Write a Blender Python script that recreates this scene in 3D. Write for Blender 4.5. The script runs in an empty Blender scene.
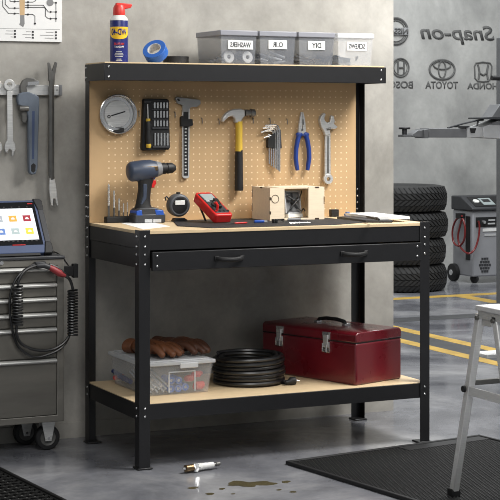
import bpy, bmesh, math, random
from mathutils import Vector, Matrix, Euler
random.seed(7)
S = bpy.context.scene
COL = S.collection
PI = math.pi
V = Vector

# ------------------------------------------------------------------ camera
FPX, HORIZON, CAM, YAW = 1653.73, 120.64, V((-2.13, -5.4616, 1.2373)), 0.4388
cam = bpy.data.cameras.new('camera')
cam.sensor_width = 36.0
cam.lens = FPX / 500 * 36
cam.shift_y = -(250 - HORIZON) / 500
cam_o = bpy.data.objects.new('camera', cam)
cam_o.location = CAM
cam_o.rotation_euler = (PI / 2, 0, -YAW)
COL.objects.link(cam_o)
S.camera = cam_o

# ------------------------------------------------------------------ world, lights, exposure
wd = bpy.data.worlds.new('world')
S.world = wd
wd.use_nodes = True
wd.node_tree.nodes['Background'].inputs[0].default_value = (0.93, 0.97, 1.0, 1)
wd.node_tree.nodes['Background'].inputs[1].default_value = 0.22


def area(name, loc, target, sx, sy, power, col=(1, 1, 1)):
    l = bpy.data.lights.new(name, 'AREA')
    l.shape = 'RECTANGLE'
    l.size, l.size_y, l.energy, l.color = sx, sy, power, col
    o = bpy.data.objects.new(name, l)
    o.location = loc
    o.rotation_euler = (V(target) - V(loc)).to_track_quat('-Z', 'Y').to_euler()
    COL.objects.link(o)
    return o


area('ceiling_light_bench', (2.0, -1.0, 3.15), (0.7, 0.0, 0.7), 1.4, 0.9, 116, (1.0, 0.98, 0.95))
area('fill_light_front', (-0.9, -3.6, 3.4), (0.3, 0.2, 0.8), 2.2, 1.4, 54, (1.0, 0.98, 0.96))  # added front fill, brightens the left side and the lower shelf
area('fill_light_garage', (3.6, 3.4, 4.4), (3.9, 4.2, 0), 3.0, 2.4, 200, (0.97, 0.99, 1.0))  # unseen fill lamp added to light the garage background

S.cycles.filter_width = 1.0
S.view_settings.view_transform = 'Standard'
S.view_settings.look = 'None'
S.view_settings.gamma = 1
S.view_settings.use_curve_mapping = False
S.view_settings.exposure = 0.34

# ------------------------------------------------------------------ projection helpers (where a measured point lies on a real plane)
_c, _s = math.cos(YAW), math.sin(YAW)


def ray(u, v):
    a, b = (u - 250) / FPX, -(v - HORIZON) / FPX
    return V((a * _c + _s, -a * _s + _c, b))


def onY(u, v, y):
    d = ray(u, v)
    return CAM + d * ((y - CAM.y) / d.y)


def onZ(u, v, z=0.0):
    d = ray(u, v)
    return CAM + d * ((z - CAM.z) / d.z)


def onX(u, v, x):
    d = ray(u, v)
    return CAM + d * ((x - CAM.x) / d.x)


def onP(u, v, O, ux, uz):
    n = V(ux).cross(V(uz))
    d = ray(u, v)
    return CAM + d * ((V(O) - CAM).dot(n) / d.dot(n))


# ------------------------------------------------------------------ materials
def lin(c):
    c = c / 255.0
    return c / 12.92 if c <= 0.04045 else ((c + 0.055) / 1.055) ** 2.4


def rgb(c, k=1.0):
    return (min(1, lin(c[0]) * k), min(1, lin(c[1]) * k), min(1, lin(c[2]) * k), 1)


def mat(name, c, rough=0.5, metal=0.0, var=0.08, scale=12.0, bump=0.0, bscale=80.0, c2=None, stretch=None,
        alpha=1.0, spec=None, coat=0.0, emit=None, rvar=0.0):
    m = bpy.data.materials.new(name)
    m.use_nodes = True
    nt = m.node_tree
    N, L = nt.nodes, nt.links
    b = N['Principled BSDF']
    b.inputs['Roughness'].default_value = rough
    b.inputs['Metallic'].default_value = metal
    if spec is not None:
        b.inputs['Specular IOR Level'].default_value = spec
    if coat:
        b.inputs['Coat Weight'].default_value = coat
        b.inputs['Coat Roughness'].default_value = 0.15
    tc = N.new('ShaderNodeTexCoord')
    mp = N.new('ShaderNodeMapping')
    if stretch:
        mp.inputs['Scale'].default_value = stretch
    L.new(tc.outputs['Object'], mp.inputs[0])
    nz = N.new('ShaderNodeTexNoise')
    nz.inputs['Scale'].default_value = scale
    nz.inputs['Detail'].default_value = 5
    L.new(mp.outputs[0], nz.inputs['Vector'])
    cr = N.new('ShaderNodeValToRGB')
    cr.color_ramp.elements[0].position, cr.color_ramp.elements[1].position = 0.3, 0.7
    cr.color_ramp.elements[0].color = rgb(c, 1 - var)
    cr.color_ramp.elements[1].color = rgb(c2, 1) if c2 else rgb(c, 1 + var)
    L.new(nz.outputs['Fac'], cr.inputs[0])
    L.new(cr.outputs[0], b.inputs['Base Color'])
    if rvar:
        mr = N.new('ShaderNodeMapRange')
        mr.inputs[1].default_value, mr.inputs[2].default_value = 0.3, 0.7
        mr.inputs[3].default_value, mr.inputs[4].default_value = rough - rvar, rough + rvar
        L.new(nz.outputs['Fac'], mr.inputs[0])
        L.new(mr.outputs[0], b.inputs['Roughness'])
    if bump:
        n2 = N.new('ShaderNodeTexNoise')
        n2.inputs['Scale'].default_value = bscale
        n2.inputs['Detail'].default_value = 3
        L.new(mp.outputs[0], n2.inputs['Vector'])
        bp = N.new('ShaderNodeBump')
        bp.inputs['Strength'].default_value = bump
        bp.inputs['Distance'].default_value = 0.005
        L.new(n2.outputs['Fac'], bp.inputs['Height'])
        L.new(bp.outputs[0], b.inputs['Normal'])
    if alpha < 1:
        b.inputs['Alpha'].default_value = alpha
    if emit:
        b.inputs['Emission Color'].default_value = rgb(emit[0])
        b.inputs['Emission Strength'].default_value = emit[1]
    return m


def concrete(name, base, dark, light, rough, blot=1.6, fine=14, rough2=None, warm=None):
    m = bpy.data.materials.new(name)
    m.use_nodes = True
    N, L = m.node_tree.nodes, m.node_tree.links
    b = N['Principled BSDF']
    tc = N.new('ShaderNodeTexCoord')

    def noise(scale, detail, rgh=0.6, dist=0.0, stretch=(1, 1, 1)):
        mp = N.new('ShaderNodeMapping')
        mp.inputs['Scale'].default_value = stretch
        L.new(tc.outputs['Object'], mp.inputs[0])
        n = N.new('ShaderNodeTexNoise')
        n.inputs['Scale'].default_value = scale
        n.inputs['Detail'].default_value = detail
        n.inputs['Roughness'].default_value = rgh
        n.inputs['Distortion'].default_value = dist
        L.new(mp.outputs[0], n.inputs['Vector'])
        return n

    a = noise(blot, 6, 0.62, 0.6)
    r = N.new('ShaderNodeValToRGB')
    e = r.color_ramp.elements
    e[0].position, e[0].color = 0.28, rgb(dark)
    e[1].position, e[1].color = 0.72, rgb(light)
    k = e.new(0.5)
    k.color = rgb(base)
    L.new(a.outputs['Fac'], r.inputs[0])
    f = noise(fine, 8, 0.7, 0.2, (1, 1, 0.8))
    mx = N.new('ShaderNodeMix')
    mx.data_type, mx.blend_type = 'RGBA', 'OVERLAY'
    mx.inputs[0].default_value = 0.45
    L.new(r.outputs[0], mx.inputs[6])
    L.new(f.outputs['Fac'], mx.inputs[7])
    L.new(mx.outputs[2], b.inputs['Base Color'])
    mr = N.new('ShaderNodeMapRange')
    mr.inputs[1].default_value, mr.inputs[2].default_value = 0.35, 0.7
    mr.inputs[3].default_value, mr.inputs[4].default_value = rough, (rough2 if rough2 else rough)
    L.new(a.outputs['Fac'], mr.inputs[0])
    L.new(mr.outputs[0], b.inputs['Roughness'])
    bp = N.new('ShaderNodeBump')
    bp.inputs['Strength'].default_value = 0.08
    bp.inputs['Distance'].default_value = 0.004
    L.new(f.outputs['Fac'], bp.inputs['Height'])
    L.new(bp.outputs[0], b.inputs['Normal'])
    return m


def pegboard_mat():
    m = mat('pegboard', (192, 160, 118), 0.62, var=0.06, scale=5, bump=0.05)
    N, L = m.node_tree.nodes, m.node_tree.links
    b = N['Principled BSDF']
    tc = N.new('ShaderNodeTexCoord')
    sep = N.new('ShaderNodeSeparateXYZ')
    L.new(tc.outputs['Object'], sep.inputs[0])

    def mth(op, a, bb=None, c=None):
        n = N.new('ShaderNodeMath')
        n.operation = op
        for i, x in enumerate((a, bb, c)):
            if x is None:
                continue
            if isinstance(x, (int, float)):
                n.inputs[i].default_value = x
            else:
                L.new(x, n.inputs[i])
        return n.outputs[0]
    P = 0.0254
    fx = mth('SUBTRACT', mth('FRACT', mth('DIVIDE', sep.outputs[0], P)), 0.5)
    fz = mth('SUBTRACT', mth('FRACT', mth('DIVIDE', sep.outputs[2], P)), 0.5)
    d = mth('SQRT', mth('ADD', mth('MULTIPLY', fx, fx), mth('MULTIPLY', fz, fz)))
    hole = mth('LESS_THAN', d, 0.11)
    for ch, lo, hi in ((0, 0.07, 1.145), (2, 0.87, 1.36)):
        hole = mth('MULTIPLY', hole, mth('GREATER_THAN', sep.outputs[ch], lo))
        hole = mth('MULTIPLY', hole, mth('LESS_THAN', sep.outputs[ch], hi))
    mx = N.new('ShaderNodeMix')
    mx.data_type = 'RGBA'
    src = b.inputs['Base Color'].links[0].from_socket
    L.new(hole, mx.inputs[0])
    L.new(src, mx.inputs[6])
    mx.inputs[7].default_value = rgb((236, 214, 176))
    L.new(mx.outputs[2], b.inputs['Base Color'])
    return m


M = {}
M['wall'] = concrete('wall_concrete', (160, 157, 150), (132, 129, 122), (182, 179, 172), 0.75, 1.6, 7)
M['wall_far'] = concrete('far_wall_concrete', (166, 166, 163), (128, 129, 128), (196, 196, 192), 0.8, 0.7, 4)
M['floor'] = concrete('floor_concrete', (122, 123, 128), (78, 79, 86), (164, 164, 165), 0.10, 1.5, 6, 0.28)
M['black'] = mat('black_powder_coat', (22, 22, 24), 0.42, var=0.12, scale=30, bump=0.03, bscale=400)
M['blackm'] = mat('matte_black', (20, 20, 21), 0.6, var=0.1)
M['rubber'] = mat('black_rubber', (24, 24, 25), 0.55, var=0.2, scale=30, bump=0.05)
M['tire'] = mat('tire_rubber', (44, 44, 44), 0.7, var=0.25, scale=10, bump=0.1)
M['cable'] = mat('black_cable', (19, 19, 20), 0.36, var=0.1, spec=0.8)
M['wood'] = mat('pale_board', (214, 190, 152), 0.5, var=0.08, scale=10, stretch=(2, 14, 14))
M['woodedge'] = mat('board_edge', (196, 165, 122), 0.6, var=0.1, scale=30)
M['ply'] = mat('birch_ply', (238, 220, 192), 0.6, var=0.05, scale=20, stretch=(1, 8, 8))
M['char'] = mat('burnt_joint', (60, 42, 28), 0.8)
M['peg'] = pegboard_mat()
M['steel'] = mat('brushed_steel', (212, 212, 210), 0.4, 0.65, var=0.12, scale=20, stretch=(1, 1, 12))
M['chrome'] = mat('chrome', (216, 216, 216), 0.22, 0.85, var=0.04)
M['dsteel'] = mat('dark_steel', (112, 111, 108), 0.42, 0.65, var=0.15, scale=30)
M['alu'] = mat('aluminium', (216, 216, 214), 0.42, 0.4, var=0.06, scale=30, stretch=(1, 1, 14))
M['alutop'] = mat('aluminium_platform', (222, 222, 222), 0.45, 0.4, var=0.05)
M['handle'] = mat('polished_handle', (214, 214, 210), 0.3, 0.45, var=0.05)
M['midsteel'] = mat('grey_steel', (150, 150, 148), 0.4, 0.6, var=0.12, scale=20)
M['bolt'] = mat('zinc_bolt', (205, 205, 205), 0.25, 1.0, var=0.05)
M['yellow'] = mat('yellow_paint', (214, 178, 62), 0.5, var=0.1, scale=14)
M['linepaint'] = mat('line_paint', (192, 158, 76), 0.45, var=0.22, scale=9)
M['greystrip'] = mat('grey_floor_paint', (72, 73, 75), 0.4, var=0.15, scale=9)
M['blue'] = mat('blue_grip', (32, 62, 138), 0.42, var=0.1)
M['navy'] = mat('slate_blue_paint', (100, 109, 121), 0.45, var=0.1, scale=30)
M['drillblue'] = mat('drill_blue', (58, 67, 84), 0.42, var=0.08)
M['brightblue'] = mat('bright_blue', (38, 82, 170), 0.4, var=0.08)
M['tapeblue'] = mat('blue_tape', (42, 96, 176), 0.5, var=0.08)
M['red'] = mat('red_plastic', (196, 32, 30), 0.38, var=0.06)
M['burg'] = mat('burgundy_paint', (100, 20, 30), 0.3, var=0.12, scale=8, coat=0.4, rvar=0.06)
M['cab'] = mat('gunmetal_cabinet', (122, 119, 112), 0.4, 0.35, var=0.14, scale=5, stretch=(1, 1, 6), rvar=0.05)
M['cabface'] = mat('drawer_steel', (112, 109, 102), 0.4, 0.35, var=0.16, scale=4, stretch=(1, 1, 5), rvar=0.05)
M['white'] = mat('white_paper', (236, 236, 234), 0.7, var=0.02)
M['poster'] = mat('poster_board', (228, 228, 226), 0.6, var=0.02)
M['ink'] = mat('dark_ink', (38, 38, 40), 0.7, var=0.1)
M['greyink'] = mat('grey_ink', (128, 128, 128), 0.7, var=0.1)
M['logo'] = mat('dark_wall_lettering', (98, 98, 97), 0.8, var=0.14, scale=8)
M['leather'] = mat('brown_leather', (106, 64, 38), 0.5, var=0.3, scale=14, bump=0.25, bscale=120)
M['leather2'] = mat('dark_brown_leather', (76, 46, 31), 0.5, var=0.3, scale=14, bump=0.25, bscale=120)
M['clear'] = mat('clear_plastic', (236, 238, 240), 0.15, var=0.02, alpha=0.15)
M['clearlid'] = mat('frosted_plastic', (228, 230, 232), 0.3, var=0.02, alpha=0.6)
M['smoke'] = mat('smoky_plastic', (150, 153, 159), 0.2, var=0.03, alpha=0.28)
M['smokelid'] = mat('smoky_lid', (150, 151, 158), 0.35, var=0.03, alpha=0.9)
M['glassy'] = mat('clear_rod', (224, 228, 232), 0.12, var=0.03, alpha=0.55)
M['canblue'] = mat('can_blue', (30, 38, 104), 0.3, var=0.05)
M['canyellow'] = mat('can_yellow', (244, 196, 44), 0.35, var=0.04)
M['canred'] = mat('can_red', (206, 52, 44), 0.4, var=0.05)
M['grey'] = mat('grey_plastic', (120, 121, 123), 0.45, var=0.06)
M['lgrey'] = mat('light_grey_plastic', (188, 189, 190), 0.45, var=0.05)
M['dgrey'] = mat('dark_grey_plastic', (52, 53, 56), 0.5, var=0.1)
M['machine'] = mat('machine_grey', (150, 151, 155), 0.45, var=0.05)
M['gaugegrey'] = mat('gauge_grey', (82, 84, 88), 0.45, var=0.08)
M['hubgrey'] = mat('hub_grey', (88, 88, 86), 0.5, var=0.08)
M['lift'] = mat('lift_grey', (104, 105, 107), 0.45, 0.1, var=0.1)
M['liftlight'] = mat('lift_light_grey', (176, 177, 178), 0.45, 0.2, var=0.08)
M['studrubber'] = mat('stud_rubber', (22, 22, 22), 0.42, var=0.15)
M['mat'] = mat('mat_rubber', (15, 15, 15), 0.75, var=0.15, scale=20, spec=0.25)
M['matborder'] = mat('mat_border', (34, 34, 35), 0.6, var=0.1, scale=20, spec=0.3)
M['deskmat'] = mat('desk_mat', (38, 38, 40), 0.7, var=0.12, scale=40, bump=0.05)
M['oil'] = mat('oil', (84, 77, 56), 0.2, var=0.25, scale=14)
M['ceramic'] = mat('white_ceramic', (228, 228, 224), 0.2, var=0.03)
M['brass'] = mat('brownish_metal', (128, 108, 82), 0.35, 0.9, var=0.15, scale=40)
M['bluegrey'] = mat('tablet_blue', (66, 80, 112), 0.45, var=0.08)
M['glassblack'] = mat('screen_black', (16, 17, 20), 0.12, var=0.05)
M['screen'] = mat('lit_screen', (225, 228, 232), 0.3, var=0.01, emit=((222, 226, 232), 0.42))
for k, c in dict(icon_grey=(150, 156, 160), icon_orange=(226, 150, 62), icon_maroon=(140, 30, 44), icon_blue=(88, 116, 170),
                 icon_sage=(152, 166, 166), icon_yellow=(232, 184, 60)).items():
    M[k] = mat(k, c, 0.4, var=0.03, emit=(c, 0.45))
M['lcd'] = mat('grey_lcd', (150, 160, 160), 0.25, var=0.04)
M['hosered'] = mat('dull_red_plastic', (148, 50, 54), 0.5, var=0.08)
M['wirered'] = mat('red_hose', (118, 34, 34), 0.4, var=0.08)


# ------------------------------------------------------------------ mesh builder
class MB:
    def __init__(s):
        s.bm = bmesh.new()

    def _tag(s, r, M4):
        if M4 is not None:
            bmesh.ops.transform(s.bm, matrix=M4, verts=r)
        return s

    def box(s, x0, x1, y0, y1, z0, z1, M4=None):
        r = bmesh.ops.create_cube(s.bm, size=1.0)['verts']
        for v in r:
            v.co = V((x0 + (v.co.x + .5) * (x1 - x0), y0 + (v.co.y + .5) * (y1 - y0), z0 + (v.co.z + .5) * (z1 - z0)))
        return s._tag(r, M4)

    def cyl(s, p0, p1, r0, r1=None, seg=20):
        p0, p1 = V(p0), V(p1)
        d = p1 - p0
        mt = Matrix.Translation((p0 + p1) / 2) @ d.to_track_quat('Z', 'Y').to_matrix().to_4x4()
        bmesh.ops.create_cone(s.bm, cap_ends=True, segments=seg, radius1=r0, radius2=r0 if r1 is None else r1, depth=d.length, matrix=mt)
        return s

    def ball(s, c, r, sc=(1, 1, 1), rot=None, seg=16):
        mt = Matrix.Translation(V(c)) @ (rot.to_matrix().to_4x4() if rot else Matrix()) @ Matrix.Diagonal((r * sc[0], r * sc[1], r * sc[2], 1))
        bmesh.ops.create_uvsphere(s.bm, u_segments=seg, v_segments=seg // 2 + 2, radius=1, matrix=mt)
        return s

    def prism(s, pts, vec):
        vec = V(vec)
        a = [s.bm.verts.new(V(p)) for p in pts]
        b = [s.bm.verts.new(V(p) + vec) for p in pts]
        n = len(a)
        s.bm.faces.new(a)
        s.bm.faces.new(b[::-1])
        for i in range(n):
            s.bm.faces.new((a[i], b[i], b[(i + 1) % n], a[(i + 1) % n]))
        return s

    def loft(s, rings, caps=True):
        rs = [[s.bm.verts.new(V(p)) for p in r] for r in rings]
        n = len(rs[0])
        for a, b in zip(rs, rs[1:]):
            for i in range(n):
                s.bm.faces.new((a[i], a[(i + 1) % n], b[(i + 1) % n], b[i]))
        if caps:
            s.bm.faces.new(rs[0][::-1])
            s.bm.faces.new(rs[-1])
        return s

    def lathe(s, prof, O=(0, 0, 0), axis=(0, 0, 1), seg=32, sweep=2 * PI):
        q = V(axis).to_track_quat('Z', 'Y')
        O = V(O)
        rings = []
        for i in range(seg):
            a = sweep * i / seg
            rings.append([s.bm.verts.new(O + q @ V((r * math.cos(a), r * math.sin(a), z))) for r, z in prof])
        m = len(prof)
        for i in range(seg):
            a, b = rings[i], rings[(i + 1) % seg]
            for j in range(m - 1):
                s.bm.faces.new((a[j], b[j], b[j + 1], a[j + 1]))
        if prof[0][0] > 1e-6 and prof[0] != prof[-1]:
            s.bm.faces.new([r[0] for r in rings][::-1])
            s.bm.faces.new([r[-1] for r in rings])
        return s

    def tube(s, path, r, seg=8, closed=False, flat=None):
        P = [V(p) for p in path]
        n = len(P)
        T = []
        for i in range(n):
            if closed:
                t = P[(i + 1) % n] - P[i - 1]
            else:
                t = P[min(i + 1, n - 1)] - P[max(i - 1, 0)]
            T.append(t.normalized() if t.length > 1e-9 else V((0, 0, 1)))
        up = V((0, 0, 1)) if abs(T[0].z) < .9 else V((1, 0, 0))
        nrm = T[0].cross(up).normalized()
        rings = []
        for i in range(n):
            nrm = nrm - T[i] * nrm.dot(T[i])
            nrm = nrm.normalized() if nrm.length > 1e-6 else T[i].orthogonal().normalized()
            bn = T[i].cross(nrm)
            rr = r[i] if isinstance(r, (list, tuple)) else r
            fl = flat if flat else 1.0
            rings.append([P[i] + nrm * (rr * math.cos(2 * PI * k / seg)) + bn * (rr * fl * math.sin(2 * PI * k / seg)) for k in range(seg)])
        if closed:
            rings.append(rings[0])
            s.loft(rings, False)
            bmesh.ops.remove_doubles(s.bm, verts=s.bm.verts[:], dist=1e-7)
        else:
            s.loft(rings, True)
        return s

    def build(s, name, m, parent=None, world=False, bevel=0.0, smooth=True, seg=2, remesh=0.0):
        bmesh.ops.recalc_face_normals(s.bm, faces=s.bm.faces[:])
        me = bpy.data.meshes.new(name)
        s.bm.to_mesh(me)
        s.bm.free()
        return finish(me, name, m, parent, world, bevel, smooth, seg, remesh)


def wm(o):
    return (wm(o.parent) if o.parent else Matrix()) @ o.matrix_basis


def finish(me, name, m, parent, world, bevel, smooth, seg, remesh=0.0):
    if world and parent:
        me.transform(wm(parent).inverted())
    o = bpy.data.objects.new(name, me)
    COL.objects.link(o)
    me.materials.append(M[m] if isinstance(m, str) else m)
    if parent:
        o.parent = parent
    elif world:
        co = [v.co for v in me.vertices]          # the origin of a one-mesh thing goes to its base
        c = V(((min(p.x for p in co) + max(p.x for p in co)) / 2, (min(p.y for p in co) + max(p.y for p in co)) / 2, min(p.z for p in co)))
        me.transform(Matrix.Translation(-c))
        o.location = c
    if remesh:
        r = o.modifiers.new('remesh', 'REMESH')
        r.mode = 'VOXEL'
        r.voxel_size = remesh
        r.use_smooth_shade = True
        sm = o.modifiers.new('smooth', 'SMOOTH')
        sm.iterations = 6
    if smooth:
        for p in me.polygons:
            p.use_smooth = True
        me.set_sharp_from_angle(angle=math.radians(38))
    if bevel:
        b = o.modifiers.new('bevel', 'BEVEL')
        b.width = bevel
        b.segments = seg
        b.limit_method = 'ANGLE'
        b.angle_limit = math.radians(35)
    return o


def tag(o, label, cat, group=None):
    o['label'], o['category'] = label, cat
    if group:
        o['group'] = group
    return o


def thing(name, label, cat, loc=(0, 0, 0), rot=(0, 0, 0), group=None):
    o = bpy.data.objects.new(name, None)
    o.empty_display_size = 0.05
    COL.objects.link(o)
    o.location = loc
    o.rotation_euler = rot
    return tag(o, label, cat, group)


def dup(src, loc=None, label=None, parent=None):
    r = src.copy()
    COL.objects.link(r)
    if parent:
        r.parent = parent
    if loc is not None:
        r.location = loc
    if label:
        r['label'] = label
    for ch in list(src.children):
        dup(ch, None, None, r)
    return r


def struct(o):
    o['kind'] = 'structure'
    return o


def text(body, O, ux, uz, w, h, m, parent, mirror=True, name='lettering', bold=0.0, shear=0.0, depth=0.0006, fn=None):
    """lettering fitted into a w x h box whose middle is O (world), lying in the plane ux, uz"""
    cu = bpy.data.curves.new('t', 'FONT')
    cu.body = body
    cu.offset = bold
    cu.shear = shear
    cu.extrude = 0.0
    cu.resolution_u = 3
    t = bpy.data.objects.new('t', cu)
    COL.objects.link(t)
    dg = bpy.context.evaluated_depsgraph_get()
    me = bpy.data.meshes.new_from_object(t.evaluated_get(dg))
    bpy.data.objects.remove(t)
    bpy.data.curves.remove(cu)
    xs = [v.co.x for v in me.vertices]
    ys = [v.co.y for v in me.vertices]
    x0, x1, y0, y1 = min(xs), max(xs), min(ys), max(ys)
    bm = bmesh.new()
    bm.from_mesh(me)
    bpy.data.meshes.remove(me)
    r = bmesh.ops.extrude_face_region(bm, geom=bm.faces[:])
    ex = set(g for g in r['geom'] if isinstance(g, bmesh.types.BMVert))
    ux, uz = V(ux).normalized(), V(uz).normalized()
    n = ux.cross(uz)
    for v in bm.verts:
        a = ((v.co.x - x0) / (x1 - x0) - .5) * w * (-1 if mirror else 1)
        b = ((v.co.y - y0) / (y1 - y0) - .5) * h
        d = depth if v in ex else 0.0
        v.co = fn(a, b, d) if fn else V(O) + ux * a + uz * b + n * d
    bmesh.ops.recalc_face_normals(bm, faces=bm.faces[:])
    me = bpy.data.meshes.new(name)
    bm.to_mesh(me)
    bm.free()
    return finish(me, name, m, parent, True, 0, False, 1)


X3, Y3, Z3 = V((1, 0, 0)), V((0, 1, 0)), V((0, 0, 1))

# ================================================================== SETTING
WALL = 0.68
FARW = 6.2
struct(MB().box(-5, 10, -7, FARW, -0.1, 0.0).build('floor', 'floor', smooth=False))
struct(MB().box(-5, 1.43, WALL, WALL + 0.2, 0, 3.2).build('wall_back', 'wall', smooth=False))
struct(MB().box(-5, 10, FARW, FARW + 0.2, 0, 4.6).build('wall_far', 'wall_far', smooth=False))
struct(MB().box(-5, 1.425, WALL - 0.008, WALL, 0, 0.06).build('baseboard_back', 'wall', smooth=False))


def floor_patch(name, pts, m, h=0.0012):
    return struct(MB().prism([V((x, y, 0)) for x, y in pts], (0, 0, h)).build(name, m, smooth=False))


floor_patch('trim_1', [(2.81, -1.0), (2.895, -1.0), (2.895, 3.30), (2.81, 3.30)], 'linepaint')
floor_patch('trim_2', [(2.545, -1.0), (2.63, -1.0), (2.63, 3.30), (2.545, 3.30)], 'linepaint')
floor_patch('trim_3', [(2.0, 4.45), (7.5, 4.45), (7.5, 4.56), (2.0, 4.56)], 'linepaint')
floor_patch('trim_4', [(4.12, 1.0), (4.23, 1.0), (4.23, 4.45), (4.12, 4.45)], 'linepaint')
floor_patch('trim_5', [(1.7, 3.34), (6.5, 3.34), (6.5, 3.52), (1.7, 3.52)], 'greystrip')
floor_patch('trim_6', [(2.63, -1.0), (2.80, -1.0), (2.80, 3.30), (2.63, 3.30)], 'greystrip', 0.0008)

# ================================================================== WORKBENCH
W, D, H1, H2 = 1.2, 0.57, 0.845, 1.4573
bench = thing('workbench', 'black steel workbench with pegboard back, top shelf, wide drawer and wooden lower shelf', 'workbench', (0, 0, 0))
LW, LT = 0.042, 0.003


def leg(x, y, sx, sy, top):
    """an L-profile post: corner at x, y; its flanges run inwards along sx and sy"""
    pts = [(0, 0), (LW, 0), (LW, LT), (LT, LT), (LT, LW), (0, LW)]
    P = [V((x + sx * a, y + sy * b, 0.006)) for a, b in pts]
    o = MB().prism(P, (0, 0, top - 0.006)).build('leg', 'black', bench, bevel=0.0012)
    f = MB().box(min(x - sx * 0.006, x + sx * 0.05), max(x - sx * 0.006, x + sx * 0.05),
                 min(y - sy * 0.006, y + sy * 0.05), max(y - sy * 0.006, y + sy * 0.05), 0, 0.007)
    f.build('foot_plate', 'black', o, bevel=0.002)
    return o


XR = W - 0.004
leg_fl = leg(0, 0, 1, 1, H1 + 0.004)
leg_fr = leg(XR, 0, -1, 1, H1 + 0.004)
leg_bl = leg(0, D, 1, -1, H2 - 0.004)
leg_br = leg(W + 0.006, D, -1, -1, H2 - 0.004)
SH = 0.2325
for nm, z0, z1, y in (('front_apron', 0.776, 0.835, 0.001), ('lower_shelf_rail', 0.174, 0.230, 0.001)):
    MB().box(LT, XR - LT, y + LT, y + LT + 0.002, z0, z1).box(LT, XR - LT, y + LT, y + 0.02, z1 - 0.002, z1).build(nm, 'black', bench, bevel=0.001)
MB().box(LT, XR, D - 0.006, D - 0.004, 0.174, 0.230).build('lower_shelf_rail', 'black', bench)
MB().box(LT, XR, D - 0.006, D - 0.004, 0.72, 0.835).build('rear_apron', 'black', bench)
for x0 in (0.0032, XR - 0.0052):
    MB().box(x0, x0 + 0.002, LT, D - LT, 0.174, 0.230).build('lower_shelf_rail', 'black', bench)
    MB().box(x0, x0 + 0.002, LT, D - LT, 0.783, 0.835).build('side_apron', 'black', bench)
    MB().box(x0 + 0.002, x0 + 0.006, LT, D - LT, 0.714, 0.781).build('lower_side_apron', 'black', bench)
MB().box(0.008, XR - 0.008, 0.002, D - 0.008, H1 - 0.011, H1 + 0.0005).build('worktop', 'wood', bench, bevel=0.001)
MB().box(0.006, XR - 0.006, 0.008, D - 0.008, SH - 0.010, SH).build('lower_shelf_board', 'wood', bench, bevel=0.001)
PEGY = D - 0.022
MB().box(0.004, 1.174, PEGY, PEGY + 0.005, H1 + 0.001, 1.452).build('pegboard', 'peg', bench, smooth=False)
# top shelf tray
TF = 0.355
tr = MB()
tr.box(0.0, W, TF, TF + 0.002, 1.388, H2 - 0.005)
tr.box(-0.0015, 0.0005, TF, D, 1.388, H2 - 0.005).box(W - 0.0005, W + 0.0075, TF, D, 1.388, H2 - 0.005)
tr.box(0.0, W, TF, TF + 0.016, 1.388, 1.390).box(0.0, W, TF, D, H2 - 0.007, H2 - 0.005)
tr.build('top_shelf_tray', 'black', bench, bevel=0.0008)
MB().box(0.001, W, TF + 0.001, D, H2 - 0.005, H2).build('top_shelf_board', 'wood', bench, bevel=0.0006)
# the drawer
dz0, dz1 = 0.7035, 0.771
drawer = MB().box(LW + 0.004, XR - LW - 0.001, -0.012, 0.003, dz0, dz1).build('drawer', 'black', bench, bevel=0.002)
MB().box(0.06, XR - 0.06, 0.003, 0.40, dz0 + 0.006, dz1 - 0.004).build('drawer_box', 'blackm', drawer)
for hx in (0.344, 0.858):
    h = MB()
    pts = []
    for i in range(13):
        t = i / 12
        pts.append((hx - 0.050 + 0.10 * t, -0.014 - 0.026 * math.sin(PI * min(1, max(0, t))) ** 0.5, 0.740 - 0.004 * math.sin(PI * t)))
    h.tube(pts, 0.0072, 8, flat=1.25)
    for s_ in (-1, 1):
        h.box(hx + s_ * 0.050 - 0.008, hx + s_ * 0.050 + 0.008, -0.018, -0.010, 0.731, 0.749)
    hd = h.build('drawer_handle', 'blackm', drawer, bevel=0.001)
    for s_ in (-1, 1):
        MB().cyl((hx + s_ * 0.051, -0.0175, 0.740), (hx + s_ * 0.051, -0.0205, 0.740), 0.0032, 0.0028, 10).build('screw', 'bolt', hd)


def dome(p, n, r=0.0046):
    p, n = V(p), V(n)
    return MB().lathe([(r, 0), (r * .95, r * .3), (r * .6, r * .62), (0.0001, r * .7)], p, n, 10)


b_front = dome((0, 0, 0), (0, -1, 0)).build('bolt', 'bolt', bench)
b_side = dome((0, 0, 0), (-1, 0, 0)).build('bolt', 'bolt', bench)
spots_f, spots_s = [], []
for z in (0.826, 0.790, 0.762, 0.727, 0.216, 0.188):
    spots_f += [(0.022, 0.0, z), (XR - 0.022, 0.0, z)]
    spots_s += [(0.0, 0.026, z)]
for z in (0.826, 0.790, 0.752, 0.720, 0.216, 0.188):
    spots_s += [(0.0, D - 0.022, z)]
for z in (0.990, 0.950, 0.905, 0.870):
    spots_s += [(0.0, D - 0.010, z), (0.0, D - 0.032, z)]
for z in (0.757, 0.720):
    spots_f += [(LW + 0.022, -0.012, z), (XR - LW - 0.020, -0.012, z)]
for z in (1.440, 1.402):
    spots_f += [(0.016, TF, z), (W - 0.016, TF, z)]
    spots_s += [(-0.0015, D - 0.014, z)]
for z in (0.952, 0.925, 0.898, 0.872):
    spots_f += [(W - 0.022, D - 0.0035, z), (W - 0.008, D - 0.0035, z)]
for src, sp in ((b_front, spots_f), (b_side, spots_s)):
    for i, p in enumerate(sp):
        b = src if i == 0 else dup(src)
        b.location = p

# ================================================================== TOP SHELF
TOP = H2
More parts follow.
